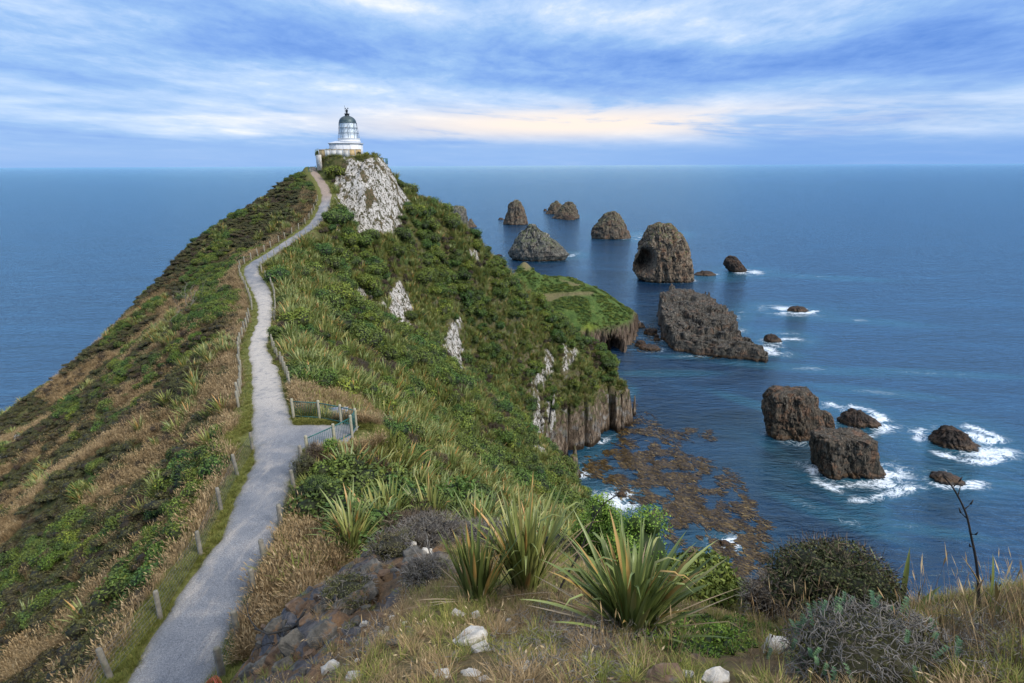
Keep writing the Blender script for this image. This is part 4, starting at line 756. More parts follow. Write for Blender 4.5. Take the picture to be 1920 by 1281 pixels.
# ---------------------------------------------------------------- post and wire fences along the path
def smoothpath(side, off, y0, y1):
    t = np.gradient(PC[:, :2], axis=0); t /= np.linalg.norm(t, axis=1)[:, None]; nr = np.c_[t[:, 1], -t[:, 0]]
    P = PC[:, :2]+nr*side*(PW+off)[:, None]; s = (PC[:, 1] > y0) & (PC[:, 1] < y1); return P[s]
def spaced(P, step):
    L = np.r_[0, np.cumsum(np.linalg.norm(np.diff(P, axis=0), axis=1))]; s = np.arange(0, L[-1], step)+RNG.uniform(-.25, .25, len(np.arange(0, L[-1], step))); s = np.clip(s, 0, L[-1])
    return np.c_[np.interp(s, L, P[:, 0]), np.interp(s, L, P[:, 1])]
def fence(XY, label, hs=1.1, mesh=True, lean=0.0, r=.08, mat='woodmid'):
    P = [np.array([x, y, float(gh(x, y))]) for x, y in XY]; o0 = P[0]; root = empty('wire_fence', o0); tag(root, label, 'fence')
    tops = []
    for p in P:
        B = MB(); h = hs*random.uniform(.93, 1.06); rr = r*random.uniform(.9, 1.1); lx, ly = random.gauss(lean, .04), random.gauss(0, .04); pr = [(rr*1.05, -.35), (rr, .3), (rr*.97, h-.04), (rr*.8, h), (.01, h+.012)]
        B.lathe(pr, (0, 0, 0), 10); B.V[-1][:, 0] += lx*B.V[-1][:, 2]; B.V[-1][:, 1] += ly*B.V[-1][:, 2]; B.V[-1] += p-o0; B.build('post', MAT[mat], root, False); tops.append((p-o0, h, lx, ly))
    B = MB()
    for (a, ha, ax, ay), (c, hc, cx_, cy_) in zip(tops[:-1], tops[1:]):
        if np.linalg.norm(c-a) > 6: continue
        k = 7
        for j in range(k):
            f = .12+.8*j/(k-1); B.tube([a+[ax*ha*f, ay*ha*f, ha*f], (a+c)/2+[0, 0, (ha+hc)/2*f-.02], c+[cx_*hc*f, cy_*hc*f, hc*f]], .0035, 3, False)
        if mesh:
            L = np.linalg.norm(c-a); kk = int(L/.16)
            for j in range(1, kk): q = a+(c-a)*j/kk; hq = (ha+hc)/2; B.tube([q+[0, 0, .12*hq], q+[0, 0, .92*hq]], .0026, 3, False)
    B.build('wire_netting', MAT['wire'], root); return root
e0 = float(PC[np.argmin(np.abs(PC[:, 1]-18)), 2])
lf = np.array([Pe(a, c, e0)[:2] for a, c in [(98, 1385), (205, 1262), (299, 1152), (377, 1042), (416, 962), (446, 893), (473, 838)]])
fence(lf, 'post and wire fence along the left verge of the path nearest the viewer', lean=-.05, mat='wood')
fence(spaced(smoothpath(-1, .75, 33, 60), 1.9), 'post and wire fence left of the path beside the pale middle stretch', mesh=False)
fence(spaced(smoothpath(-1, .55, 62, 116), 2.2), 'line of posts left of the path where it climbs to the lighthouse', mesh=False)
rf_ = np.array([Pe(a, c, e0)[:2] for a, c in [(370, 1385), (417, 1272), (447, 1188), (477, 1112), (497, 1060), (527, 990), (553, 925), (567, 872)]])
fence(rf_, 'post and netting fence along the right edge of the path nearest the viewer', r=.095, mat='wood')
fence(spaced(smoothpath(1, .35, 34.6, 52), 1.7)[:10], 'short fence right of the path rising away from the lookout terrace', mesh=False)
fence(spaced(smoothpath(1, .3, 57, 77), 1.9), 'line of posts right of the path at its dark bend', mesh=False)
fence(spaced(smoothpath(1, .3, 78.5, 112), 2.1), 'line of posts right of the path on the upper climb', mesh=False)
# ---------------------------------------------------------------- plants: shapes
def leaf_mat(name, stops, hue, rough=.65, spec=.25, trans=.0):
    """stops: colours over the leaf tint; hue: list of colours that single plants lean to"""
    m, n, b = new_mat(name); c = n.ramp(n.attr('tint'), stops)
    oi = n.node('ShaderNodeObjectInfo'); ln = n.noise(oi.outputs['Location'], .16, 3, .6)
    rnd = n.math('ADD', n.math('MULTIPLY', oi.outputs['Random'], .5), n.math('MULTIPLY', n.ss(ln, .32, .68), .5))
    c = n.mix(.85, c, n.mix(1.0, c, n.ramp(rnd, [(i/max(1, len(hue)-1), h) for i, h in enumerate(hue)]), 'MULTIPLY'))
    n.put(b.inputs['Base Color'], c); b.inputs['Roughness'].default_value = rough; b.inputs['Specular IOR Level'].default_value = spec
    return m
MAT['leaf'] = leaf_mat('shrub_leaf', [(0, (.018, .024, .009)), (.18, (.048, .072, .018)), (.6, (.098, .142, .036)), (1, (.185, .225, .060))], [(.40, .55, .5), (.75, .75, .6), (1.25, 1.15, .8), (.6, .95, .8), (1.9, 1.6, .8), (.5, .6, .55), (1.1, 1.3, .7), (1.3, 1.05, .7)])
MAT['leafb'] = leaf_mat('bright_leaf', [(0, (.018, .030, .009)), (.2, (.06, .11, .02)), (.6, (.13, .22, .035)), (1, (.27, .36, .07))], [(.9, 1, .8), (1.1, 1.05, .8)])
MAT['heath'] = leaf_mat('heath_leaf', [(0, (.030, .027, .018)), (.3, (.066, .060, .032)), (.7, (.112, .112, .050)), (1, (.17, .15, .08))], [(1.2, .9, .8), (.7, .8, .6), (1.0, 1.1, .7), (.9, .7, .65), (1.1, 1.15, .7)])
MAT['brown'] = leaf_mat('brown_twigs', [(0, (.028, .023, .016)), (.4, (.072, .060, .042)), (1, (.155, .13, .095))], [(1.2, .85, .8), (.9, .85, .85), (1.15, 1.0, .9), (.8, .75, .65)])
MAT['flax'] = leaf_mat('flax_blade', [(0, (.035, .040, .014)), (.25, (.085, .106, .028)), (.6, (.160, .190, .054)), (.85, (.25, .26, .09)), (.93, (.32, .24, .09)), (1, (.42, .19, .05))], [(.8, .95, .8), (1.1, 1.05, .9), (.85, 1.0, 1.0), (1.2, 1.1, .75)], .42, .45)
MAT['dryg'] = leaf_mat('dry_grass', [(0, (.11, .080, .042)), (.4, (.22, .160, .085)), (.8, (.32, .245, .14)), (1, (.42, .34, .21))], [(1.05, .92, .8), (.85, .8, .75), (1.1, 1.05, .95), (.9, .75, .6)], .7)
MAT['greeng'] = leaf_mat('green_grass', [(0, (.05, .055, .015)), (.35, (.10, .125, .03)), (.75, (.17, .19, .055)), (1, (.33, .28, .12))], [(.8, .9, .7), (1.15, 1.1, .8), (1.25, 1.1, .8)], .7)
def quads(c, t, nrm, L, wd, tint):
    """leaf lozenges: centre, direction, normal, length, width"""
    b = np.cross(nrm, t); b /= np.linalg.norm(b, axis=1)[:, None]+1e-9
    V = np.stack([c-t*L[:, None]*.5, c+b*wd[:, None]*.5, c+t*L[:, None]*.5, c-b*wd[:, None]*.5], 1)
    k = len(c); return V.reshape(-1, 3), np.arange(4*k).reshape(k, 4), np.repeat(tint, 4)
def unit(a): return a/(np.linalg.norm(a, axis=-1)[..., None]+1e-9)
def shrub_mesh(name, seed, mat, nl=1500, leaf=.085, lobes=9, zs=.8, twig=False, spread=.62, aspect=.55):
    r = np.random.default_rng(seed); an = r.random(lobes)*6.283; rad = spread*np.sqrt(r.random(lobes)); lr = r.uniform(.26, .46, lobes)
    C = np.c_[rad*np.cos(an), rad*np.sin(an), (.25+.45*(1-rad)+r.uniform(-.1, .12, lobes))*zs]; lt = r.uniform(-.16, .16, lobes)
    B = MB()
    ico = bmesh.new(); bmesh.ops.create_icosphere(ico, subdivisions=1, radius=1); iv = np.array([v.co for v in ico.verts]); fi = np.array([[v.index for v in f.verts] for f in ico.faces]); ico.free()
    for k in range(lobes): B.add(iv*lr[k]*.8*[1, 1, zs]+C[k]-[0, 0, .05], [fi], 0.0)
    k = r.integers(0, lobes, nl); d = unit(r.normal(size=(nl, 3))+[0, 0, .35]); rr = lr[k]*r.uniform(.8, 1.12, nl)
    c = C[k]+d*rr[:, None]*[1, 1, zs]; ok = c[:, 2] > -.05; k, d, c = k[ok], d[ok], c[ok]; q = len(c)
    if twig: t = unit(d+r.normal(size=(q, 3))*.55); nr = unit(r.normal(size=(q, 3))); L = leaf*r.uniform(1.2, 3.4, q); wd = L*.09
    else: nr = unit(d+r.normal(size=(q, 3))*.55); t = unit(np.cross(nr, r.normal(size=(q, 3)))); L = leaf*r.uniform(.7, 1.5, q); wd = L*aspect
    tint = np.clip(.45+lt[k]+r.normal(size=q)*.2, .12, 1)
    v, f, tt = quads(c, t, nr, L, wd, tint); B.add(v, [f], tt)
    return mesh_np(name, np.concatenate(B.V), [np.concatenate(x) for x in B.F.values()], mat, False, {'tint': np.concatenate(B.T)})
def blades(B, r, n, L, W, lean, base, curve, tint, rows=6, fold=.25, tipback=0.0, droop=.0):
    """sword leaves from a clump base; arrays of parameters drawn per blade"""
    for i in range(n):
        a = r.random()*6.283; l = L*r.uniform(.6, 1.08); th = r.uniform(*lean); cu = r.uniform(*curve); w = W*r.uniform(.75, 1.15); tt = tint(r)
        p = np.array([math.cos(a), math.sin(a), 0])*base*r.random()**.5; q = []; az = a+r.normal()*.25; bend = droop > 0 and r.random() < droop
        for k in range(rows+1):
            t = k/rows; q.append((p.copy(), th, t)); st = l/rows
            p = p+np.array([math.cos(az)*math.sin(th), math.sin(az)*math.sin(th), math.cos(th)])*st; th += cu/rows*(.4+1.2*t)
            if bend and t > .6: th = min(th+.75, 2.7)
        s = np.array([-math.sin(az), math.cos(az), 0]); V = []
        tw = r.normal()*.5; s = s*math.cos(tw)+np.array([math.cos(az), math.sin(az), 0])*math.sin(tw)*.6
        for (p, th_, t) in q:
            ww = w*(.55+.45*min(1, t*3))*(1 if t < .55 else max(.02, 1-((t-.55)/.45)**1.6)); nrm = np.array([-math.cos(az)*math.cos(th_), -math.sin(az)*math.cos(th_), math.sin(th_)])
            V += [p-s*ww/2+nrm*ww*fold, p-nrm*0, p+s*ww/2+nrm*ww*fold]
        f = [];
        for k in range(rows): o = 3*k; f += [[o, o+1, o+4, o+3], [o+1, o+2, o+5, o+4]]
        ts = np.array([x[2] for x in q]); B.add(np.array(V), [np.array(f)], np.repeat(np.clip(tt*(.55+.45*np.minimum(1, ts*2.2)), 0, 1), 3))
def flax_mesh(name, seed, n=46, L=1.35, W=.075, lean=(.02, .62), curve=(.1, 1.0), dead=.1, droop=.25, rows=6):
    r = np.random.default_rng(seed); B = MB()
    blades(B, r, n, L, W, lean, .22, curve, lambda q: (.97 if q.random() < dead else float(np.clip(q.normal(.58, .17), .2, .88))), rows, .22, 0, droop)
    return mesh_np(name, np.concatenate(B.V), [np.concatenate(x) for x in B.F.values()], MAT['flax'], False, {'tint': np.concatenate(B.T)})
def tuft_mesh(name, seed, mat, n=46, L=.55, W=.012, base=.16, lean=(.0, .55), curve=(.1, 1.2), seedhead=0.0, tm=.5):
    r = np.random.default_rng(seed); B = MB()
    for i in range(n):
        a = r.random()*6.283; p = np.array([math.cos(a), math.sin(a), 0])*base*r.random()**.5; th = r.uniform(*lean); l = L*r.uniform(.45, 1.1); az = a+r.normal()*.6; cu = r.uniform(*curve)
        s = np.array([-math.sin(az), math.cos(az), 0]); pts = [p]
        for k in range(3): p = p+np.array([math.cos(az)*math.sin(th), math.sin(az)*math.sin(th), math.cos(th)])*l/3; th += cu/3; pts.append(p)
        w = W*r.uniform(.7, 1.2); V = [pts[0]-s*w/2, pts[0]+s*w/2, pts[1]-s*w*.5, pts[1]+s*w*.5, pts[2]-s*w*.35, pts[2]+s*w*.35, pts[3]-s*w*.05, pts[3]+s*w*.05]; tt = float(np.clip(r.normal(tm, .22), 0, 1))
        B.add(V, [np.array([[0, 1, 3, 2], [2, 3, 5, 4], [4, 5, 7, 6]])], tt)
        if r.random() < seedhead:
            d = unit(pts[3]-pts[2]); h = l*.22; q = pts[3]; ww = w*1.9+.006
            B.add([q-d*h*.3, q-s*ww/2+d*h*.3, q+d*h, q+s*ww/2+d*h*.3], [np.array([[0, 1, 2, 3]])], min(1, tt+.2))
    return mesh_np(name, np.concatenate(B.V), [np.concatenate(x) for x in B.F.values()], mat, False, {'tint': np.concatenate(B.T)})
GREEN = [shrub_mesh('green_shrub', 100+i, MAT['leaf'], 1500, .095, 9+i % 3, .75+.12*(i % 3)) for i in range(6)]
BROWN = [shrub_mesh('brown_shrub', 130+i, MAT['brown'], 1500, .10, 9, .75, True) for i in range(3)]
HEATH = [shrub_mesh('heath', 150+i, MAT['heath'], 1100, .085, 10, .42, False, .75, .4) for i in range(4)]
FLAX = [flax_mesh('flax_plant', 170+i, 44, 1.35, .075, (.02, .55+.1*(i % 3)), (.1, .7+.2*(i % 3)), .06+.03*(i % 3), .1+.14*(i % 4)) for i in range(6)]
DRY = [tuft_mesh('dry_grass', 190+i, MAT['dryg'], 60, .62, .014, .24, (.0, .6), (.1, 1.1), .5) for i in range(3)]
GRS = [tuft_mesh('green_grass', 200+i, MAT['greeng'], 60, .30, .011, .2, (.05, .8), (.2, 1.3), .0) for i in range(3)]
# ---------------------------------------------------------------- plants: where they grow
def scatter_stuff(name, protos, P, S_, label, cat, tilt=None):
    """one object of kind stuff: the shapes of real plants PROTOS repeated over points"""
    k = len(P); r = np.random.default_rng(k); me = bpy.data.meshes.new(name); me.vertices.add(k); me.vertices.foreach_set('co', np.asarray(P, np.float32).ravel())
    rot = np.c_[r.normal(size=k)*.10, r.normal(size=k)*.10, r.random(k)*6.283] if tilt is None else tilt
    a = me.attributes.new('rot', 'FLOAT_VECTOR', 'POINT'); a.data.foreach_set('vector', np.asarray(rot, np.float32).ravel())
    S_ = np.asarray(S_, float); S3 = S_[:, None]*r.uniform(.8, 1.25, (k, 3))
    a = me.attributes.new('size', 'FLOAT_VECTOR', 'POINT'); a.data.foreach_set('vector', S3.astype(np.float32).ravel())
    o = link(name, me); tag(o, label, cat, kind='stuff')
    t = bpy.data.node_groups.new(name, 'GeometryNodeTree'); t.interface.new_socket('Geometry', in_out='INPUT', socket_type='NodeSocketGeometry'); t.interface.new_socket('Geometry', in_out='OUTPUT', socket_type='NodeSocketGeometry')
    gi, go = t.nodes.new('NodeGroupInput'), t.nodes.new('NodeGroupOutput'); iop = t.nodes.new('GeometryNodeInstanceOnPoints'); j = t.nodes.new('GeometryNodeJoinGeometry')
    for p in protos:
        oi = t.nodes.new('GeometryNodeObjectInfo'); oi.inputs['Object'].default_value = p; oi.transform_space = 'ORIGINAL'; oi.inputs['As Instance'].default_value = True; t.links.new(oi.outputs['Geometry'], j.inputs[0])
    def na(nm, typ): q = t.nodes.new('GeometryNodeInputNamedAttribute'); q.data_type = typ; q.inputs['Name'].default_value = nm; return q.outputs[0]
    t.links.new(gi.outputs[0], iop.inputs['Points']); t.links.new(j.outputs[0], iop.inputs['Instance']); iop.inputs['Pick Instance'].default_value = True
    rv = t.nodes.new('FunctionNodeRandomValue'); rv.data_type = 'INT'
    for s_ in rv.inputs:
        if s_.name == 'Min' and s_.type == 'INT': s_.default_value = 0
        if s_.name == 'Max' and s_.type == 'INT': s_.default_value = len(protos)-1
    t.links.new([s_ for s_ in rv.outputs if s_.type == 'INT'][0], iop.inputs['Instance Index'])
    t.links.new(na('rot', 'FLOAT_VECTOR'), iop.inputs['Rotation']); t.links.new(na('size', 'FLOAT_VECTOR'), iop.inputs['Scale']); t.links.new(iop.outputs[0], go.inputs[0])
    md = o.modifiers.new('scatter', 'NODES'); md.node_group = t; return o
def on_ground(x, y, sink=.06): return np.c_[x, y, gh(x, y)-sink]
NAMES = {}
def individuals(name, meshes, P, S_, label_of, cat, parts=None):
    """every plant an object of its own; copies share mesh data"""
    first = {}; out = []
    for i in range(len(P)):
        k = random.randrange(len(meshes))
        if k in first: o = first[k].copy(); COL.objects.link(o)
        else: o = link(name, meshes[k]); first[k] = o
        o.location = P[i]; s = S_[i]; o.scale = (s*random.uniform(.85, 1.35), s*random.uniform(.8, 1.1), s*random.uniform(.75, 1.15)); o.rotation_euler = (random.gauss(0, .07), random.gauss(0, .07), random.uniform(0, 6.283))
        lb, gp = label_of(P[i]); tag(o, lb, cat, gp); out.append(o)
    return out, [first[k] for k in sorted(first)]
def attr_at(A, x, y):
    i = np.clip(np.searchsorted(GX, x), 0, len(GX)-1); j = np.clip(np.searchsorted(GY, y), 0, len(GY)-1); return A[j, i]
pathd = np.minimum(dP-wP, dL-wL)
def cand(n, x0, x1, y0, y1, lift=.6):
    x = RNG.uniform(x0, x1, n); y = RNG.uniform(y0, y1, n); P = on_ground(x, y); ok = seen(P, lift); return P[ok]
# right face of the ridge: dense flax, green and brown shrubs
R0 = cand(60000, -42, 48, 13, 178)
x, y, z = R0.T
keep = (x > PCX(y)+1) & (z > 11) & (attr_at(pathd, x, y) > np.where(y > 52, 1.5, 1.0)) & (attr_at(white, x, y) < .32+.4*RNG.random(len(x))**3) & (attr_at(cliff, x, y) < .6) & (attr_at(fore, x, y) < .06)
keep &= (np.hypot(x-lhc[0], y-lhc[1]) > 6.4) & (np.hypot(x-LP.location.x, y-LP.location.y) > 4.2) & ~((proj(R0)[0] > 702) & (proj(R0)[0] < 765) & (proj(R0)[1] < 335)) & ~((np.hypot(x-lhc[0], y-lhc[1]) < 9) & (RNG.random(len(x)) < .5))
dep = proj(R0)[2]
keep &= RNG.random(len(R0)) < np.where(dep < 60, .60, .40)
keep &= ~((attr_at(verge, x, y) > .05) & (RNG.random(len(x)) < .6))
gold = inpoly(*proj(R0)[:2], [(470,1130),(548,935),(600,985),(650,1030),(640,1075),(560,1150)], 10)*(dep < 40)+inpoly(*proj(R0)[:2], [(548,730),(700,760),(715,830),(640,880),(600,850),(690,800),(550,770)], 8)*(dep < 60)
keep &= gold < .45
_lc = PL(615, 800); keep &= np.hypot(x-_lc[0], y-_lc[1]) > 3.9
R0 = R0[keep]
_t = np.gradient(PC[:, :2], axis=0); _t /= np.linalg.norm(_t, axis=1)[:, None]; _nr = np.c_[_t[:, 1], -_t[:, 0]]       # keep tall plants from hiding the path
_q = np.vstack([np.c_[PC[:, :2]+_nr*(PW*k)[:, None], PC[:, 2]] for k in (-.6, 0, .6)])[::2]; _q = _q[_q[:, 1] > 36]; _qu, _qv, _qz = proj(_q)
_bu, _bv, _bz = proj(R0); _tu, _tv, _tz = proj(R0+[0, 0, 1.35]); _bad = np.zeros(len(R0), bool)
for a, c, d in zip(_qu, _qv, _qz): _bad |= (np.abs(_bu-a) < 1.05*F/_bz) & (_bv+3 > c) & (_tv < c) & (_bz < d)
R0 = R0[~_bad]; x, y, z = R0.T; dep = proj(R0)[2]
k1 = fbm(x/5.5, y/5.5, o=3, s=301)+.25*RNG.normal(size=len(x)); k2 = fbm(x/4, y/4, o=3, s=302)+.2*RNG.normal(size=len(x))
isflax = k1 > .12-.26*sst(dep, 85, 42); isbrown = ~isflax & (k2 < -.13); isgreen = ~isflax & ~isbrown
# left face: scattered clumps
L0 = cand(30000, -100, -10, 10, 128); x, y, z = L0.T
keep = (x < PCX(y)-1) & (attr_at(pathd, x, y) > 1.3) & (z > 3); L0 = L0[keep]; x, y, z = L0.T; ldep = proj(L0)[2]; lpx, lpy, _ = proj(L0)
up = sst(y, 50, 85)
g1 = fbm(x/7+y/40, y/3.6, o=3, s=311)
LGP = [[(225,1120),(262,1040),(300,960),(352,872),(420,812),(462,838),(452,920),(380,1010),(320,1080),(240,1150)],[(0,1110),(60,1040),(90,1005),(170,960),(160,1040),(60,1090),(20,1140)],[(150,905),(205,868),(210,890),(165,930)],[(110,770),(150,735),(150,760),(115,790)],[(180,735),(230,692),(265,672),(245,705),(195,755)],[(325,620),(385,545),(470,548),(462,585),(390,610),(340,640)],[(40,1190),(110,1120),(160,1080),(150,1110),(90,1180)],[(295,822),(320,808),(318,828)],[(350,540),(400,500),(440,500),(410,540)],[(125,770),(160,740),(170,750),(140,790)],[(215,690),(255,672),(265,690),(225,712)]]
lg = np.zeros(len(L0))
for poly in LGP: lg = np.maximum(lg, inpoly(lpx, lpy, poly, 5))
lgreen = ((lg > .5) & (RNG.random(len(L0)) < .55)) | ((g1 > .26) & (RNG.random(len(L0)) < .20+.3*up))
LFP = [[(345,700),(368,650),(400,640),(405,690)],[(405,695),(415,640),(458,640),(456,690)],[(325,810),(345,750),(375,720),(380,760),(345,820)],[(415,780),(440,740),(470,755),(460,800)],[(55,930),(75,870),(100,880),(85,920)],[(270,975),(300,910),(330,920),(310,980)],[(160,1180),(175,1120),(200,1110),(200,1170)],[(355,880),(380,830),(420,810),(440,830),(400,870)],[(145,940),(170,910),(195,920),(175,955)],[(280,640),(330,590),(360,600),(310,660)],[(375,460),(420,425),(440,470),(390,500)]]
lf_ = np.zeros(len(L0))
for poly in LFP: lf_ = np.maximum(lf_, inpoly(lpx, lpy, poly, 6))
lflax = ~lgreen & (((lf_ > .5) & (RNG.random(len(L0)) < .35)) | ((fbm(x/6, y/6, o=3, s=312) > .30) & (RNG.random(len(L0)) < .05+.30*up)))
lbrown = ~lgreen & ~lflax & (fbm(x/6+y/30, y/3, o=3, s=313) < -.22) & (RNG.random(len(L0)) < .3)
lheath = ~lgreen & ~lflax & ~lbrown & (attr_at(dry, x, y) < .5) & (RNG.random(len(L0)) < .7)
def label_for(kind):
    def f(p):
        u, v, d = proj(p); right = p[0] > PCX(p[1])
        if not right:
            if d < 45: return f'{kind} on the grassy left slope below the near path fence', f'{kind}s low on the left slope'
            if d < 80: return f'{kind} on the left slope beside the middle of the path', f'{kind}s on the middle left slope'
            return f'{kind} on the upper left slope towards the lighthouse', f'{kind}s on the upper left slope'
        if d < 33: return f'{kind} on the right slope between the lookout terrace and the foreground knoll', f'{kind}s below the lookout'
        if d < 60: return f'{kind} on the dense right slope beyond the lookout railing', f'{kind}s on the near right slope'
        if d < 100: return f'{kind} on the dense right slope beside the upper path', f'{kind}s on the middle right slope'
        return f'{kind} on the far right face under the lighthouse', f'{kind}s on the far right face'
    return f
def sizes(P, lo, hi, seed): r = np.random.default_rng(seed); return r.uniform(lo, hi, len(P))
def split(P, S_, nmax, nm, meshes, kind, cat, stuffname, stufflabel):
    rank = np.argsort(-S_/proj(P)[2]); a, c = rank[:nmax], rank[nmax:]
    obs, protos = individuals(nm, meshes, P[a], S_[a], label_for(kind), cat)
    if len(c): scatter_stuff(stuffname, protos, P[c], S_[c], stufflabel, cat)
    return protos
PG = np.vstack([R0[isgreen], L0[lgreen]]); SG = np.r_[(.45+1.75*RNG.random(isgreen.sum())**2.4)*(1+.25*sst(dep[isgreen], 50, 80)), sizes(L0[lgreen], .55, 1.15, 2)]
PB = np.vstack([R0[isbrown], L0[lbrown]]); SB = np.r_[sizes(R0[isbrown], .55, 1.25, 3), sizes(L0[lbrown], .4, .8, 4)]
PF = np.vstack([R0[isflax], L0[lflax]]); SF = np.r_[sizes(R0[isflax], .9, 1.75, 5), sizes(L0[lflax], .7, 1.1, 6)]
_rr = RNG.permutation(len(PF)); 
split(PG, SG, 290, 'green_shrub', GREEN, 'rounded green shrub', 'shrub', 'green_scrub', 'dense green scrub covering both slopes of the ridge')
split(PB, SB, 200, 'brown_shrub', BROWN, 'twiggy brown shrub', 'shrub', 'brown_scrub', 'brown twiggy scrub between the greener plants on the slopes')
split(PF, SF, 280, 'flax_plant', FLAX, 'green flax clump', 'flax', 'flax_thicket', 'flax growing thickly over the slopes of the ridge')
def first_few(name, meshes, spots, label, cat, sc=.7):
    out = []
    for me, p in zip(meshes, spots): o = link(name, me); o.location = p; o.scale = (sc, sc, sc); o.rotation_euler.z = random.random()*6; tag(o, label, cat, kind='stuff'); out.append(o)
    return out
PH = L0[lheath]; hp = first_few('heath', HEATH, PH[:4], 'low olive brown heath on the left slope', 'heath')
scatter_stuff('low_heath', hp, PH[4:], sizes(PH[4:], .6, 1.25, 7), 'low olive brown heath matted over the left slope', 'heath')
# dry golden grass
x = RNG.uniform(-80, -10, 90000); y = RNG.uniform(9, 118, 90000); P = on_ground(x, y, .02); P = P[seen(P, .3)]; x, y, z = P.T; d = proj(P)[2]
dd = attr_at(dry, x, y); pdist = attr_at(pathd, x, y)
kp = (x < PCX(y)-1) & (pdist > .75) & (((dd > .4) & (RNG.random(len(x)) < np.clip(45/d, .3, 1))) | ((pdist < 3.2) & (RNG.random(len(x)) < .8)))
D1 = P[kp]; s1 = sizes(D1, .6, 1.15, 8)
x = RNG.uniform(-18, 2, 40000); y = RNG.uniform(10, 48, 40000); P = on_ground(x, y, .02); P = P[seen(P, .3)]; u, v, d = proj(P); x, y, z = P.T
gold = inpoly(u, v, [(440,1230),(480,1120),(548,935),(600,985),(660,1030),(640,1075),(560,1150),(470,1250)], 10)*(d < 40)+inpoly(u, v, [(548,730),(700,760),(715,830),(640,880),(590,860),(690,800),(550,770)], 8)*(d < 60)
kp = (gold > .4) & (attr_at(pathd, x, y) > .5) & (attr_at(fore, x, y) < .5); D2 = P[kp]; D2 = D2[(np.hypot(D2[:, 0]-IB.location.x, D2[:, 1]-IB.location.y+.6) > 1.3)]; s2 = sizes(D2, .6, 1.1, 9)
x = RNG.uniform(-40, -10, 9000); y = RNG.uniform(33, 112, 9000); P = on_ground(x, y, .02); pd = attr_at(pathd, P[:, 0], P[:, 1]); P = P[(pd > .5) & (pd < 1.6) & (RNG.random(len(P)) < .6)]; D3 = P[seen(P, .3)]; s3 = sizes(D3, .5, .9, 10)
dp = first_few('dry_grass', DRY, D1[:3], 'golden dry grass on the left slope', 'grass')
scatter_stuff('dry_grass', dp, np.vstack([D1[3:], D2, D3]), np.r_[s1[3:], s2, s3], 'golden dry grass waving over the slopes and verges', 'grass')
# short green grass on the verges of the path
x = RNG.uniform(-40, -5, 70000); y = RNG.uniform(9, 112, 70000); P = on_ground(x, y, .01); pd = attr_at(pathd, x, y); kp = (pd > -.06) & (pd < .95+.3*RNG.random(len(x))); P = P[kp]; P = P[seen(P, .2)]; d = proj(P)[2]; P = P[RNG.random(len(P)) < np.clip(40/d, .25, 1)]
gp = first_few('green_grass', GRS, P[:3], 'short green grass on the path verge', 'grass')
scatter_stuff('verge_grass', gp, P[3:], sizes(P[3:], .35, .8, 11), 'short green grass along both verges of the path', 'grass')

# coarse grass filling the gaps on the right face
x = RNG.uniform(-42, 44, 42000); y = RNG.uniform(14, 176, 42000); P = on_ground(x, y, .03); x, y, z = P.T
kp = (x > PCX(y)+1) & (z > 9) & (attr_at(pathd, x, y) > .8) & (attr_at(white, x, y) < .4) & (attr_at(cliff, x, y) < .75) & (attr_at(fore, x, y) < .06); P = P[kp]; P = P[seen(P, .3)]
fs = first_few('slope_grass', [tuft_mesh('slope_grass', 210+i, MAT['greeng'], 60, .5, .03, .35, (.1, .9), (.2, 1.2), .0, .5+.12*i) for i in range(3)], P[:3], 'coarse grass between the shrubs on the right slope', 'grass'); scatter_stuff('slope_grass', fs, P[3:], sizes(P[3:], .8, 1.7, 18), 'coarse grass between the shrubs on the right slope', 'grass')
x = RNG.uniform(-16, -7, 26000); y = RNG.uniform(10, 36, 26000); P = on_ground(x, y, .01); pd = attr_at(pathd, x, y); P = P[(pd > -.05) & (pd < 1.2)]; P = P[seen(P, .2)]
scatter_stuff('verge_turf', gp, P, sizes(P, .3, .75, 19), 'short green turf beside the nearest stretch of path', 'grass')
# scrub on the islet
x = RNG.uniform(-10, 62, 9000); y = RNG.uniform(222, 285, 9000); ii_ = np.clip(((x+25)/.42).astype(int), 0, ix.shape[1]-1); jj_ = np.clip(((y-205)/.42).astype(int), 0, ix.shape[0]-1); zz_ = iz[jj_, ii_]
kp = (zz_ > 9.5) & (brown[jj_, ii_] < .3) & (lime[jj_, ii_] < .4) & (fbm(x/5, y/5, o=3, s=420) > -.05); pi_ = np.c_[x, y, zz_-.1][kp]
f_ = first_few('islet_scrub', [shrub_mesh('islet_scrub', 280+i, MAT['leaf'], 420, .20, 8, .5, False, .7) for i in range(3)], pi_[:3], 'low green scrub on the islet', 'scrub'); scatter_stuff('islet_scrub', f_, pi_[3:], sizes(pi_[3:], .4, 1.1, 17), 'low green scrub on the islet', 'scrub')

# scrub on the seaward back of the knoll
x = RNG.uniform(1, 28, 2600); y = RNG.uniform(9, 48, 2600); P = on_ground(x, y, .1); P = P[(attr_at(fore, x, y) < .55) & (P[:, 2] > 12)]
scatter_stuff('knoll_back_scrub', f_+hp, P, sizes(P, .7, 1.6, 21), 'low scrub on the steep seaward back of the foreground knoll', 'scrub')
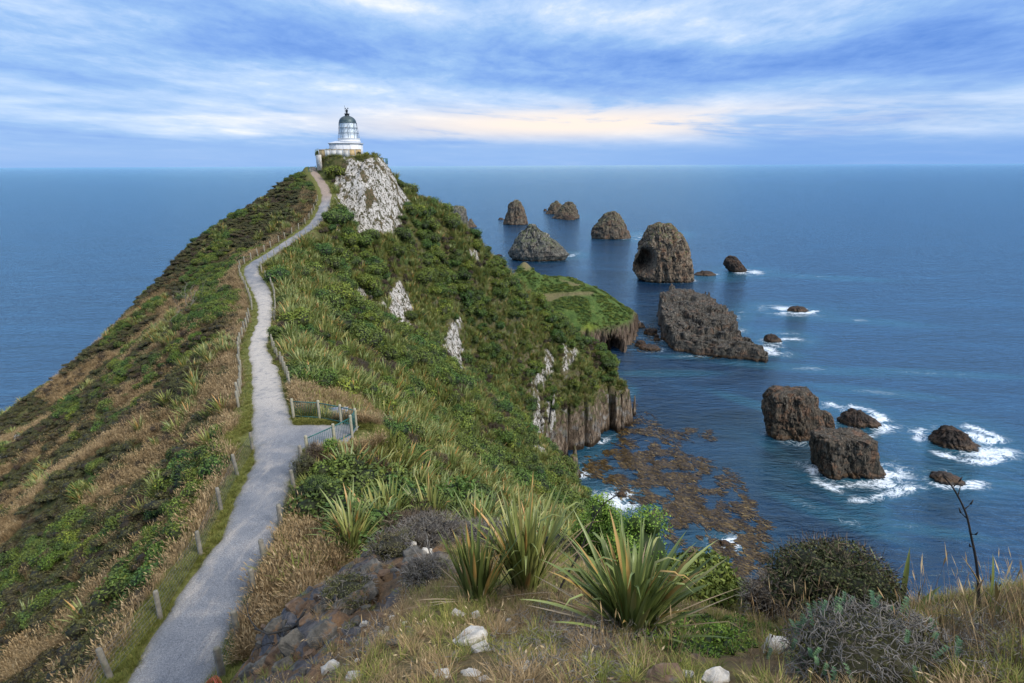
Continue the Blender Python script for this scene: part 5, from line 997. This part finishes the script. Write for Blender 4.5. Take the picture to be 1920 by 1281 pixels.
# ---------------------------------------------------------------- the foreground knoll
def G(px, py, sink=0.0):
    p = hit(px, py); p = p.copy(); p[2] = float(gh(p[0], p[1]))-sink; return p
def meter(p): return F/proj(p)[2]                      # photo pixels per metre at p
def flax_big(p, seed, n, L, W, lean, curve, label, droop=.1, ndead=14, dead=.12, tmean=.6, rz=0):
    root = empty('flax_plant', p, rz); tag(root, label, 'flax'); r = np.random.default_rng(seed); B = MB()
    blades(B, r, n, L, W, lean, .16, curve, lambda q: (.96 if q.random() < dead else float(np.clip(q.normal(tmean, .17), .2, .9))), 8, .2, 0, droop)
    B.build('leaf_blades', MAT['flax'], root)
    if ndead:
        B = MB(); blades(B, r, ndead, L*.95, W*.4, (.9, 1.5), .15, (.0, .5), lambda q: float(q.uniform(.25, .9)), 6, .3, 0, .15); B.build('dead_leaves', MAT['straw'], root)
    return root
MAT['straw'] = leaf_mat('straw_leaf', [(0, (.10, .07, .045)), (.5, (.26, .20, .13)), (1, (.42, .36, .27))], [(1, .95, .9), (1, 1, 1)])
flax_big(G(1185, 1185), 5, 135, 1.2, .056, (.02, .9), (.05, .8), 'large flax clump with broad green blades and orange tips, centre of the foreground', .14, 40, .12)
flax_big(G(895, 1128), 6, 84, 1.1, .05, (.02, .55), (.05, .35), 'olive flax with upright narrow blades at the left end of the foreground clumps', .03, 8, .2, .45)
flax_big(G(985, 1112), 7, 90, 1.5, .058, (.02, .5), (.05, .9), 'tall blue green flax standing behind the olive flax on the knoll', .08, 10, .1, .68)
flax_big(G(1585, 1178), 8, 9, .55, .05, (.05, .6), (.0, .3), 'few short flax blades with red brown tips right of the round bush', 0, 0, .35)
flax_big(G(1690, 1165), 9, 9, .78, .055, (.05, .5), (.0, .3), 'small flax at the foot of the tall dead stalk', 0, 3, .35)
flax_big(G(1895, 1165), 10, 9, .6, .05, (.05, .6), (.0, .3), 'small flax among tall dry grass at the far right edge', 0, 0, .3)
def wander(B, r, p, d, L, rad, depth=0, kids=3, bend=.5, seg=5, tint=.5):
    pts = [p.copy()]; n = 6
    for k in range(n): d = unit(d+r.normal(size=3)*bend/n*1.6); p = p+d*L/n; pts.append(p.copy())
    B.tube(pts, np.linspace(rad, rad*.45, n+1), seg, True, tint)
    if depth > 0:
        for k in range(kids): i = r.integers(2, n+1); wander(B, r, pts[i], unit(d+r.normal(size=3)*.75), L*r.uniform(.4, .75), rad*.5, depth-1, kids, bend, max(3, seg-1), tint)
MAT['stalk'] = simple('dark_stalk', (.020, .017, .016), .8, var=.3, scale=8)
MAT['grey_twig'] = simple('grey_twig', (.20, .185, .165), .85, var=.45, scale=9, var2=(.085, .07, .055))
MAT['root'] = simple('black_root', (.03, .030, .030), .85, var=.3, scale=9, bump=.5)
MAT['bark'] = simple('brown_bark', (.060, .045, .035), .9, var=.3, scale=8, bump=.4)
def stalk(pix, z, rad, label):
    pts = resample([Pz(a, c, z) for a, c in pix], .04); g = pts[0].copy(); o0 = np.array([g[0], g[1], float(gh(g[0], g[1]))]); B = MB(); pts = np.vstack([[o0[0], o0[1], o0[2]-.05], pts]) if o0[2] < g[2] else pts
    B.tube(pts-o0, np.linspace(rad, rad*.45, len(pts)), 7); root = empty('flower_stalk', o0); tag(root, label, 'dead stalk'); B.build('stem', MAT['stalk'], root, True); r = np.random.default_rng(len(pix)); B = MB()
    for f in (.5, .6, .68, .76, .84, .92, .98):
        q = pts[int(f*(len(pts)-1))]-o0; d = unit(np.array([r.normal()*.8, r.normal()*.5, .7])); B.tube([q, q+d*.06, q+d*.10+[0, 0, .015]], [.006, .004, .003], 4)
        if r.random() < .7: B.tube([q+d*.08, q+d*.11+[0, 0, .03]], [.009, .004], 5)
    B.build('seed_branch', MAT['stalk'], root)
stalk([(1046, 1112), (1062, 1080), (1082, 1045), (1100, 1005), (1116, 968), (1136, 942), (1160, 927)], proj(G(1050, 1118))[2], .016, 'curved dark dead flower stalk leaning left of the large flax')
stalk([(1836, 1140), (1834, 1090), (1830, 1050), (1822, 1010), (1812, 965), (1796, 930), (1782, 908), (1770, 895)], proj(G(1836, 1150))[2], .015, 'tall dark dead flower stalk curving up in front of the sea at right')
# round twiggy bush
p = G(1540, 1196); z = proj(p)[2]; sc = z/F; rb = empty('round_bush', p); tag(rb, 'rounded dark twiggy bush on bent bare stems at the edge above the sea', 'bush')
r = np.random.default_rng(41); wd, ht = 122*sc, 190*sc; B = MB()
for k in range(9): a = r.uniform(-.5, 1.0); wander(B, r, np.array([r.normal()*.08+.1, r.normal()*.08, -.1]), unit(np.array([a, r.normal()*.4, 1.0])), ht*.6, .022, 1, 3, .5, 6)
B.build('stem', MAT['bark'], rb)
cb = new_mat('dark_bush_leaf'); MAT['bush'] = leaf_mat('bush_leaf', [(0, (.012, .015, .007)), (.25, (.026, .034, .012)), (.6, (.052, .068, .020)), (1, (.13, .13, .055))], [(1, 1, 1), (1, 1, 1)])
def crown(name, mats, c, R, nleaf, leaf, ntw, seed, parent, lob=26):
    r = np.random.default_rng(seed); B = MB(); D = unit(r.normal(size=(lob, 3))+[0, 0, .25]); Cn = D*.62; lr = r.uniform(.30, .44, lob)
    ico = bmesh.new(); bmesh.ops.create_icosphere(ico, subdivisions=2, radius=1); iv = np.array([v.co for v in ico.verts]); fi = np.array([[v.index for v in f.verts] for f in ico.faces]); ico.free()
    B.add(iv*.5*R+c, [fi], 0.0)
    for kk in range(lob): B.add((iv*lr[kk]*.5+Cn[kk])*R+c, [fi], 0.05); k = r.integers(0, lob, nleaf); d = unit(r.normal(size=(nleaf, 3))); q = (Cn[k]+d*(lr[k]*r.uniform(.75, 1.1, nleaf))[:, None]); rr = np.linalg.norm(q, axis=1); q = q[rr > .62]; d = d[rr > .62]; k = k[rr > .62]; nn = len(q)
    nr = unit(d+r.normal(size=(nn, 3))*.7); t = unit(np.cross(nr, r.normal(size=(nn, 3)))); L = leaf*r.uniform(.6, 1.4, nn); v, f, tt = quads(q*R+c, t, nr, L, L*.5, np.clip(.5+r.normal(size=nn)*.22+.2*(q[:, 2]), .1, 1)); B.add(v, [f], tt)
    o = B.build(name, mats[0], parent)
    if ntw:
        B = MB(); d = unit(r.normal(size=(ntw, 3))+[0, 0, .3]); q = d*r.uniform(.8, 1.0, ntw)[:, None]; t = unit(d+r.normal(size=(ntw, 3))*.9); L = r.uniform(.05, .20, ntw); v, f, tt = quads((q*R+c)+t*L[:, None]*.4, t, unit(r.normal(size=(ntw, 3))), L, np.full(ntw, .007), r.random(ntw)); B.add(v, [f], tt); B.build('twigs', mats[1], parent)
    return o
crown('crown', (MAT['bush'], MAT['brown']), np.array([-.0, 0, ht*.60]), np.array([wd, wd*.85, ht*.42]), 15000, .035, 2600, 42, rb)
def bush(px, py, wpx, hpx, mats, nleaf, leaf, seed, label, ntw=0, name='leafy_bush', cat='bush', lift=.45, z=None):
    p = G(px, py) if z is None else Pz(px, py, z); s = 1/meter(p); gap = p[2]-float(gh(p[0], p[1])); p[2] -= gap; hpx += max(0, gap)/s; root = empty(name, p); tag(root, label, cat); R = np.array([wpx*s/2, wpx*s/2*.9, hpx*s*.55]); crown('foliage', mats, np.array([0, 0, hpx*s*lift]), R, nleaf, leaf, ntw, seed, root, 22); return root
bush(1205, 1052, 170, 110, (MAT['leafb'], MAT['brown']), 13000, .055, 51, 'bright green leafy bush behind the large flax, overlooking the kelp', z=12.2)
bush(1125, 1010, 110, 95, (MAT['leafb'], MAT['brown']), 10000, .055, 52, 'bright green bush between the dead stalk and the tall blue green flax', z=13.5)
bush(1300, 1125, 190, 80, (MAT['leaf'], MAT['brown']), 6000, .085, 53, 'broad leaved green bush right of the large flax', z=9.2)
bush(1390, 1130, 70, 50, (MAT['leaf'], MAT['brown']), 1600, .07, 54, 'low broad leaved bush touching the left side of the round bush', z=9.2)
bush(1440, 1160, 110, 90, (MAT['brown'], MAT['grey_twig']), 2500, .035, 55, 'low brown tangled bush under the left of the round bush', 1500)
bush(600, 952, 84, 66, (MAT['leaf'], MAT['brown']), 5000, .06, 56, 'dense dark green round shrub right of the path above the golden grass', name='green_shrub', cat='shrub')
bush(572, 892, 52, 46, (MAT['heath'], MAT['brown']), 3000, .05, 57, 'brown clipped looking shrub against the path fence below the lookout', 900, name='brown_shrub', cat='shrub')
bush(592, 864, 40, 40, (MAT['brown'], MAT['brown']), 2500, .05, 58, 'small dark brown shrub at the near corner post of the lookout railing', 600, name='brown_shrub', cat='shrub')
bush(622, 858, 52, 40, (MAT['leafb'], MAT['brown']), 2500, .055, 59, 'bright green shrub against the outside of the lookout railing', name='green_shrub', cat='shrub')
bush(516, 640, 34, 32, (MAT['leaf'], MAT['brown']), 1500, .09, 60, 'round green shrub leaning over the right edge of the path narrows', name='green_shrub', cat='shrub')
for k, (a, c, w_, h_, lb) in enumerate([(597, 304, 15, 24, 'tall dark shrub left of the concrete retaining wall'), (617, 300, 20, 16, 'dark shrub right of the retaining wall below the panel fence'), (636, 297, 14, 11, 'green shrub in front of the white fence panels'), (688, 296, 15, 9, 'dark green shrub on the cliff top right of the lighthouse'), (672, 294, 14, 10, 'small brown green shrub before the right end of the panel fence')]):
    bush(a, c, w_, h_, (MAT['leaf' if k != 4 else 'heath'], MAT['brown']), 900, .16, 70+k, lb, name='green_shrub', cat='shrub', z=123.5 if k < 3 else 123)
# grey twig mound
p = G(1640, 1262); sc = 1/meter(p); tm = empty('twig_mound', p); tag(tm, 'mound of dead grey twigs with green sprigs at lower right', 'dead shrub')
r = np.random.default_rng(61); B = MB(); R = np.array([165*sc, 130*sc, 122*sc])
def dome(n): d = r.normal(size=(n, 3)); d[:, 2] = np.abs(d[:, 2]); return unit(d)
for d in dome(1500): wander(B, r, d*R*r.uniform(.72, .98), unit(np.cross(d, r.normal(size=3))*.9+d*.35), r.uniform(.05, .16), .0042, 0, 0, 1.0, 3)
for d in dome(300): wander(B, r, d*R*.95, unit(d*.7+r.normal(size=3)*.8), r.uniform(.04, .09), .0045, 1, 2, .8, 3)
B.build('twigs', MAT['grey_twig'], tm)
B = MB(); ico = bmesh.new(); bmesh.ops.create_icosphere(ico, subdivisions=3, radius=1); iv = np.array([v.co for v in ico.verts]); fi = np.array([[v.index for v in f.verts] for f in ico.faces]); ico.free(); B.add(iv*R*.8*(1+.12*fbm(iv[:, 0]*3, iv[:, 1]*3, iv[:, 2]*3))[:, None], [fi], .1)
d = dome(4200); q = d*R*r.uniform(.78, .9, 4200)[:, None]; nr = unit(d+r.normal(size=(4200, 3))*.8); t = unit(np.cross(nr, r.normal(size=(4200, 3)))); L = r.uniform(.012, .03, 4200); v, f, tt = quads(q, t, nr, L, L*.45, r.random(4200)*.6+.1); B.add(v, [f], tt); B.build('moss', MAT['heath'], tm)
MAT['sprig'] = leaf_mat('sprig_leaf', [(0, (.03, .07, .035)), (.6, (.075, .155, .075)), (.92, (.13, .20, .085)), (1, (.36, .28, .05))], [(1, 1, 1), (1, 1, 1)])
def sprigs(B, spots, r, h=.12):
    for q in spots:
        t0 = r.random(); up = unit(np.array([r.normal()*.25, r.normal()*.25, 1])); hh = h*r.uniform(.6, 1.3); n = 46; k = np.arange(n)/n; a = k*37; dirs = np.c_[np.cos(a), np.sin(a), np.full(n, .55)]; c = q+up*(k*hh)[:, None]+dirs*.010; tt = np.full(n, .97 if t0 > .9 else .3+.5*r.random()); v, f, t_ = quads(c, unit(dirs), unit(np.c_[-np.cos(a)*.5, -np.sin(a)*.5, np.ones(n)]), np.full(n, .022), np.full(n, .007), tt); B.add(v, [f], t_)
B = MB(); sprigs(B, [x*R*.93 for x in dome(46)], r); B.build('sprigs', MAT['sprig'], tm)
B = MB(); o0 = G(1545, 1225); sp = [G(a, c)-o0 for a, c in zip(r.normal(1548, 34, 70), r.normal(1228, 30, 70)) if c < 1330]; sprigs(B, sp, r, .15); o = B.build('sprig_plant', MAT['sprig']); o.location = o0; tag(o, 'blue green sprigs with a few yellow tips left of the grey twig mound', 'plant')
# dead wood
def deadwood(px, py, name, mat, n, L, rad, dirs, label, seed, z=None, kids=3):
    p = G(px, py) if z is None else Pz(px, py, z); r = np.random.default_rng(seed); B = MB()
    for k in range(n): wander(B, r, r.normal(size=3)*[L*.12, L*.12, .0], unit(np.array(dirs)+r.normal(size=3)*.35), L*r.uniform(.6, 1.1), rad, 2, kids, .9, 6)
    o = B.build(name, mat); o.location = p+[0, 0, .04]; return tag(o, label, 'dead wood')
deadwood(590, 1152, 'dead_roots', MAT['root'], 5, 1.0, .026, (-.75, -.5, -.45), 'twisted black dead roots hanging over the rocky bank', 62)
deadwood(805, 1072, 'dead_branches', MAT['grey_twig'], 9, .55, .014, (-.3, -.5, .15), 'bleached grey dead branches left of the olive flax', 63)
deadwood(352, 590, 'dead_branches', MAT['grey_twig'], 7, 3.4, .05, (.8, .1, .75), 'bare white dead branches beside the bushes on the left slope', 64, kids=3)
# low grey mats on the crest
MAT['mat'] = leaf_mat('cushion_mat', [(0, (.028, .023, .018)), (.5, (.085, .072, .052)), (1, (.18, .165, .12))], [(1, 1, 1), (1, .97, .95)])
for k, (a, c, w_, h_, lb) in enumerate([(810, 1015, 160, 40, 'grey brown cushion shrub on the crest of the knoll'), (905, 1018, 110, 42, 'second grey cushion shrub on the crest, behind the olive flax'), (805, 1085, 100, 40, 'pale grey cushion shrub below the crest beside the bleached branches'), (655, 1115, 110, 36, 'dark olive mat plant on the brink of the rocky bank'), (735, 1030, 100, 34, 'thin dark mat plant draped over the crest left of the stones')]):
    bush(a, c, w_, h_, (MAT['mat' if k < 3 else 'heath'], MAT['grey_twig']), 5200, .03, 80+k, lb, 2200 if k < 3 else 500, name='cushion_shrub', cat='shrub', lift=.28)
# stones
def stone_mat(name, a, c, d, lich=None):
    m, n, b = new_mat(name); p = n.node('ShaderNodeTexCoord').outputs['Object']; q = n.noise(p, 9, 7, .65); col = n.ramp(q, [(.3, a), (.5, c), (.7, d)])
    if lich: col = n.mix(n.ss(n.noise(p, 5, 5, .6), .55, .66), col, lich)
    n.put(b.inputs['Base Color'], col); b.inputs['Roughness'].default_value = .85; b.inputs['Specular IOR Level'].default_value = .25; n.put(b.inputs['Normal'], n.node('ShaderNodeBump', {'Height': n.noise(p, 22, 8, .7), 'Strength': .7, 'Distance': .03}).outputs[0]); return m
MAT['lime'] = stone_mat('white_stone', (.28, .25, .21), (.50, .47, .42), (.62, .60, .55), (.25, .21, .15))
MAT['slate'] = stone_mat('slate_stone', (.042, .041, .038), (.098, .093, .082), (.17, .158, .138), (.16, .105, .065))
MAT['rust'] = stone_mat('rust_stone', (.075, .050, .036), (.14, .092, .06), (.21, .15, .105), (.11, .10, .095))
def stone(px, py, w, h, mat, label, seed, thick=.7, group=None, yaw=None, tilt=(0, 0), sharp=.75, sink=.32):
    p = G(px, py); s = 1/meter(p); r = np.random.default_rng(seed); bm = bmesh.new(); D = np.array([w*s/2, w*s/2*thick, h*s*.62])
    for k in range(34): q = unit(r.normal(size=3)); q = np.sign(q)*np.abs(q)**sharp; bm.verts.new(tuple(q*D*r.uniform(.8, 1.05)))
    res = bmesh.ops.convex_hull(bm, input=bm.verts); bmesh.ops.delete(bm, geom=[g for g in res['geom_interior'] if isinstance(g, bmesh.types.BMVert)], context='VERTS')
    bmesh.ops.subdivide_edges(bm, edges=bm.edges[:], cuts=2, use_grid_fill=True); sz = max(D)
    for v in bm.verts: c = np.array(v.co); g = c/sz; v.co = tuple(c+sz*.075*np.array([vnoise(g[0]*3+seed, g[1]*3, g[2]*3, 1), vnoise(g[0]*3+seed, g[1]*3, g[2]*3, 2), vnoise(g[0]*3+seed, g[1]*3, g[2]*3, 3)]).ravel())
    me = bpy.data.meshes.new('stone'); bm.to_mesh(me); bm.free(); me.materials.append(mat); o = link('stone', me); o.location = p+np.array([0, 0, h*s*.62*(1-2*sink)*.6]); o.rotation_euler = (tilt[0], tilt[1], r.uniform(-.5, .5) if yaw is None else yaw); return tag(o, label, 'stone', group)
for k, (a, c, w, h, lb) in enumerate([(885, 1200, 78, 34, 'largest cracked white stone on the bare earth of the knoll'), (900, 1220, 40, 20, 'cream stone tucked in front of the largest white stone'), (860, 1154, 30, 14, 'left one of two white stones below the olive flax'), (893, 1158, 20, 20, 'right one of two white stones below the olive flax'), (655, 1150, 22, 28, 'bright white stone on the slate of the rocky bank'), (620, 1262, 36, 36, 'pale tilted stone by the bottom edge left of centre'), (664, 1274, 36, 20, 'white stone at the bottom edge beside the pale tilted stone'), (1458, 1222, 58, 44, 'pointed white stone before the round bush'), (1345, 1276, 60, 24, 'white stone cut by the bottom edge right of the rusty slab'), (830, 1272, 34, 24, 'round cream stone near the bottom edge'), (885, 1266, 36, 12, 'flat cream stone on brown earth near the bottom edge'), (980, 1254, 40, 16, 'white stone half buried in grass left of the rusty slab'), (800, 1040, 24, 16, 'white stone on top of the crest by the cushion shrub'), (1290, 1268, 30, 12, 'small white slab right of the rusty slab')]): stone(a, c, w, h, MAT['lime'], lb, 400+k)
for k, (a, c, w, h) in enumerate([(775, 1022, 13, 10), (806, 1018, 14, 10), (683, 1173, 18, 12), (716, 1192, 20, 14), (726, 1182, 16, 10), (690, 1210, 14, 10), (735, 1160, 12, 8), (870, 1262, 14, 8), (1026, 1222, 12, 8), (1100, 1240, 30, 8), (905, 1276, 24, 10), (670, 1240, 12, 8), (760, 1170, 12, 8), (845, 1175, 12, 8), (955, 1165, 14, 8), (745, 1196, 13, 8)]): stone(a, c, w, h, MAT['lime'], 'small white stone lying in the grass of the foreground knoll', 430+k, group='small white stones on the knoll')
for k, (a, c, w, h, lb, mt) in enumerate([(553, 1215, 40, 62, 'tall grey slate slab standing in the lower rocky bank', 'slate'), (606, 1195, 46, 46, 'broad grey slab in the middle of the rocky bank', 'slate'), (612, 1143, 34, 34, 'grey brown slab at the top of the rocky bank', 'slate'), (655, 1132, 56, 34, 'blue grey slab behind the bright white stone', 'slate'), (686, 1114, 40, 26, 'slate rock topping the bank right of the blue grey slab', 'slate'), (518, 1178, 30, 30, 'dark slab under the black dead roots', 'slate'), (556, 1140, 34, 30, 'rusty orange slab beside the black dead roots', 'rust'), (520, 1232, 36, 30, 'rusty slab low on the bank beside the tall slate slab', 'rust'), (495, 1250, 34, 26, 'dark broken slab low on the bank above the path', 'slate'), (470, 1262, 30, 30, 'lowest grey slab at the left foot of the bank', 'slate'), (535, 1255, 34, 34, 'dark slab at the bottom edge of the bank', 'slate'), (575, 1165, 26, 20, 'thin rust coloured slab in the middle of the bank', 'rust'), (775, 1045, 38, 28, 'dark boulder on the crest left of the cushion shrub', 'slate'), (765, 1062, 26, 22, 'dark stone below the crest boulder', 'slate'), (695, 1068, 34, 22, 'grey stone with pale spots on the crest', 'slate'), (672, 1072, 22, 18, 'small dark stone left of the spotted stone', 'slate'), (736, 1215, 30, 26, 'dark rock among grass in the middle of the knoll', 'slate'), (1246, 1272, 72, 26, 'flat rusty slab at the bottom edge', 'rust'), (1300, 1245, 50, 16, 'rusty slab half hidden in grass above the flat slab', 'rust'), (925, 1150, 24, 16, 'tan stone beside the white stones below the olive flax', 'rust'), (770, 1045, 20, 14, 'rusty stone beside the crest boulder', 'rust')]):
    bk = a < 700; stone(a, c, w*(1.3 if bk else 1), h*(1.0 if bk else 1), MAT[mt], lb, 500+k, .5 if bk else .7, None, (.55 if bk else None), (-.45, -.4) if bk else (0, 0), .55, .5 if bk else .3)
for k in range(44):
    a = random.choice([(560, 1190), (600, 1150), (520, 1240), (650, 1110), (720, 1060), (690, 1170), (790, 1030)]); a = (random.gauss(a[0], 42), random.gauss(a[1], 30)); q = hit(*a)
    if attr_at(bank, q[0], q[1]) > .35: stone(a[0], a[1], random.uniform(10, 30), random.uniform(8, 20), MAT[random.choice(['slate', 'slate', 'rust'])], 'broken rock fragment lying on the bare bank right of the path', 700+k, .6, 'rock fragments on the bank', None, (random.uniform(-.6, .3), random.uniform(-.6, .2)), .5, .35)
# grass and litter over the knoll
FG = [tuft_mesh('knoll_grass', 220+i, MAT['greeng'], 46, .26, .0065, .08, (.05, .9), (.3, 1.5), .0, .6) for i in range(3)]
FD = [tuft_mesh('knoll_dry_grass', 230+i, MAT['dryg'], 46, .30, .0060, .09, (.1, 1.1), (.2, 1.4), .04, .45) for i in range(3)]
FT = [tuft_mesh('tall_grass', 240+i, MAT['dryg'], 13, .72, .0060, .12, (.0, .35), (.05, .7), .5, .55) for i in range(3)]
def litter_mesh(seed):
    r = np.random.default_rng(seed); B = MB()
    for k in range(26): wander(B, r, np.array([r.normal()*.09, r.normal()*.09, r.uniform(.0, .05)]), unit(np.array([r.normal(), r.normal(), r.normal()*.35])), r.uniform(.05, .14), .0032, 1, 2, 1.0, 3)
    return mesh_np('twig_litter', np.concatenate(B.V), [np.concatenate(x) for x in B.F.values()], MAT['grey_twig'])
FL = [litter_mesh(i) for i in range(2)]
x = RNG.uniform(-7, 9, 60000); y = RNG.uniform(2.2, 16, 60000); ok = attr_at(fore, x, y) > .25; P = on_ground(x[ok], y[ok], .01); P = P[seen(P, .15)]; d = proj(P)[2]; u, v, _ = proj(P); x, y, z = P.T
bk = attr_at(bank, x, y); dens = np.clip(1.15-d*.05, .4, 1)*(1-.55*bk)*np.where(attr_at(soil, x, y) > .42, .22, 1)*(1-.9*inpoly(u, v, [(860, 1240), (900, 1215), (960, 1225), (930, 1281), (850, 1290)], 15))
kp = RNG.random(len(P)) < dens*.30; P = P[kp]; u, v, d = proj(P); x, y, z = P.T; gm = fbm(x/.8, y/.8, o=3, s=401)+.35*RNG.normal(size=len(x)); isg = gm > .0
a = P[isg]; fg = first_few('knoll_grass', FG, a[:3], 'short green grass on the foreground knoll', 'grass'); scatter_stuff('knoll_grass', fg, a[3:], sizes(a[3:], .35, .8, 12), 'short green grass on the foreground knoll', 'grass')
a = P[~isg]; fd = first_few('knoll_dry_grass', FD, a[:3], 'thin dry grass on the foreground knoll', 'grass'); scatter_stuff('knoll_dry_grass', fd, a[3:], sizes(a[3:], .3, .75, 13), 'thin dry grass on the foreground knoll', 'grass')
pts = []
for (cx_, cy_, sx_, sy_, n_) in [(1870, 1200, 60, 40, 44), (1740, 1200, 60, 30, 16), (1480, 1210, 60, 25, 20), (1560, 1185, 40, 20, 10), (1000, 1130, 120, 25, 14), (1270, 1230, 90, 25, 8), (780, 1240, 90, 40, 6)]:
    for _ in range(n_):
        pts.append(G(random.gauss(cx_, sx_), random.gauss(cy_, sy_), .01))
pts = np.array([q for q in pts if attr_at(fore, q[0], q[1]) > .2]); ft = first_few('tall_grass', FT, pts[:3], 'tall dry seeding grass on the foreground knoll', 'grass'); scatter_stuff('tall_grass', ft, pts[3:], sizes(pts[3:], .35, .85, 14), 'tall dry seeding grass on the foreground knoll', 'grass')
pts = []
for (cx_, cy_, sx_, sy_, n_) in [(1150, 1210, 60, 14, 26), (1060, 1250, 90, 20, 30), (1090, 1185, 60, 12, 16), (1000, 1170, 40, 10, 10), (1830, 1210, 50, 25, 26), (700, 1215, 30, 30, 8)]:
    for _ in range(n_): pts.append(G(random.gauss(cx_, sx_), random.gauss(cy_, sy_), -.01))
pts = np.array([q for q in pts if attr_at(fore, q[0], q[1]) > .2]); fl = first_few('twig_litter', FL, pts[:2], 'pale dead twigs lying on the foreground knoll', 'twigs'); scatter_stuff('twig_litter', fl, pts[2:], sizes(pts[2:], .7, 1.3, 15), 'pale dead twigs lying on the foreground knoll', 'twigs')
# low green leafy cover behind the pointed stone
pl_ = [shrub_mesh('leafy_cover', 260+i, MAT['leafb'], 420, .16, 6, .5, False, .7, .35) for i in range(2)]
pts = np.array([G(random.gauss(1330, 70), random.gauss(1190, 12), .02) for _ in range(70)]+[G(random.gauss(1300, 60), random.gauss(1215, 10), .02) for _ in range(20)]); fl = first_few('leafy_cover', pl_, pts[:2], 'low light green leafy cover right of the large flax', 'ground cover', .16); scatter_stuff('leafy_cover', fl, pts[2:], sizes(pts[2:], .10, .2, 16), 'low light green leafy cover right of the large flax', 'ground cover')
# orange safety netting by the nearest right post
q = Pz(402, 1278, 15.2); q[2] = float(gh(q[0], q[1]))+.5; B = MB()
for k in range(12):
    t = k/11; B.tube([(-.2+.45*t, .05*math.sin(j)+.1*math.sin(t*4), -.5+.6*j/6+.12*math.sin(t*3)) for j in range(7)], .009, 4); B.tube([(-.2+.45*j/6, .05*math.sin(k)+.1*math.sin(j), -.5+.6*t+.12*math.sin(j*.5)) for j in range(7)], .009, 4)
o = B.build('safety_netting', simple('orange_plastic', (.55, .13, .06), .5)); o.location = q; o.scale = (1.25, 1.25, 1.25); tag(o, 'scrap of orange safety netting by the nearest right fence post', 'netting')
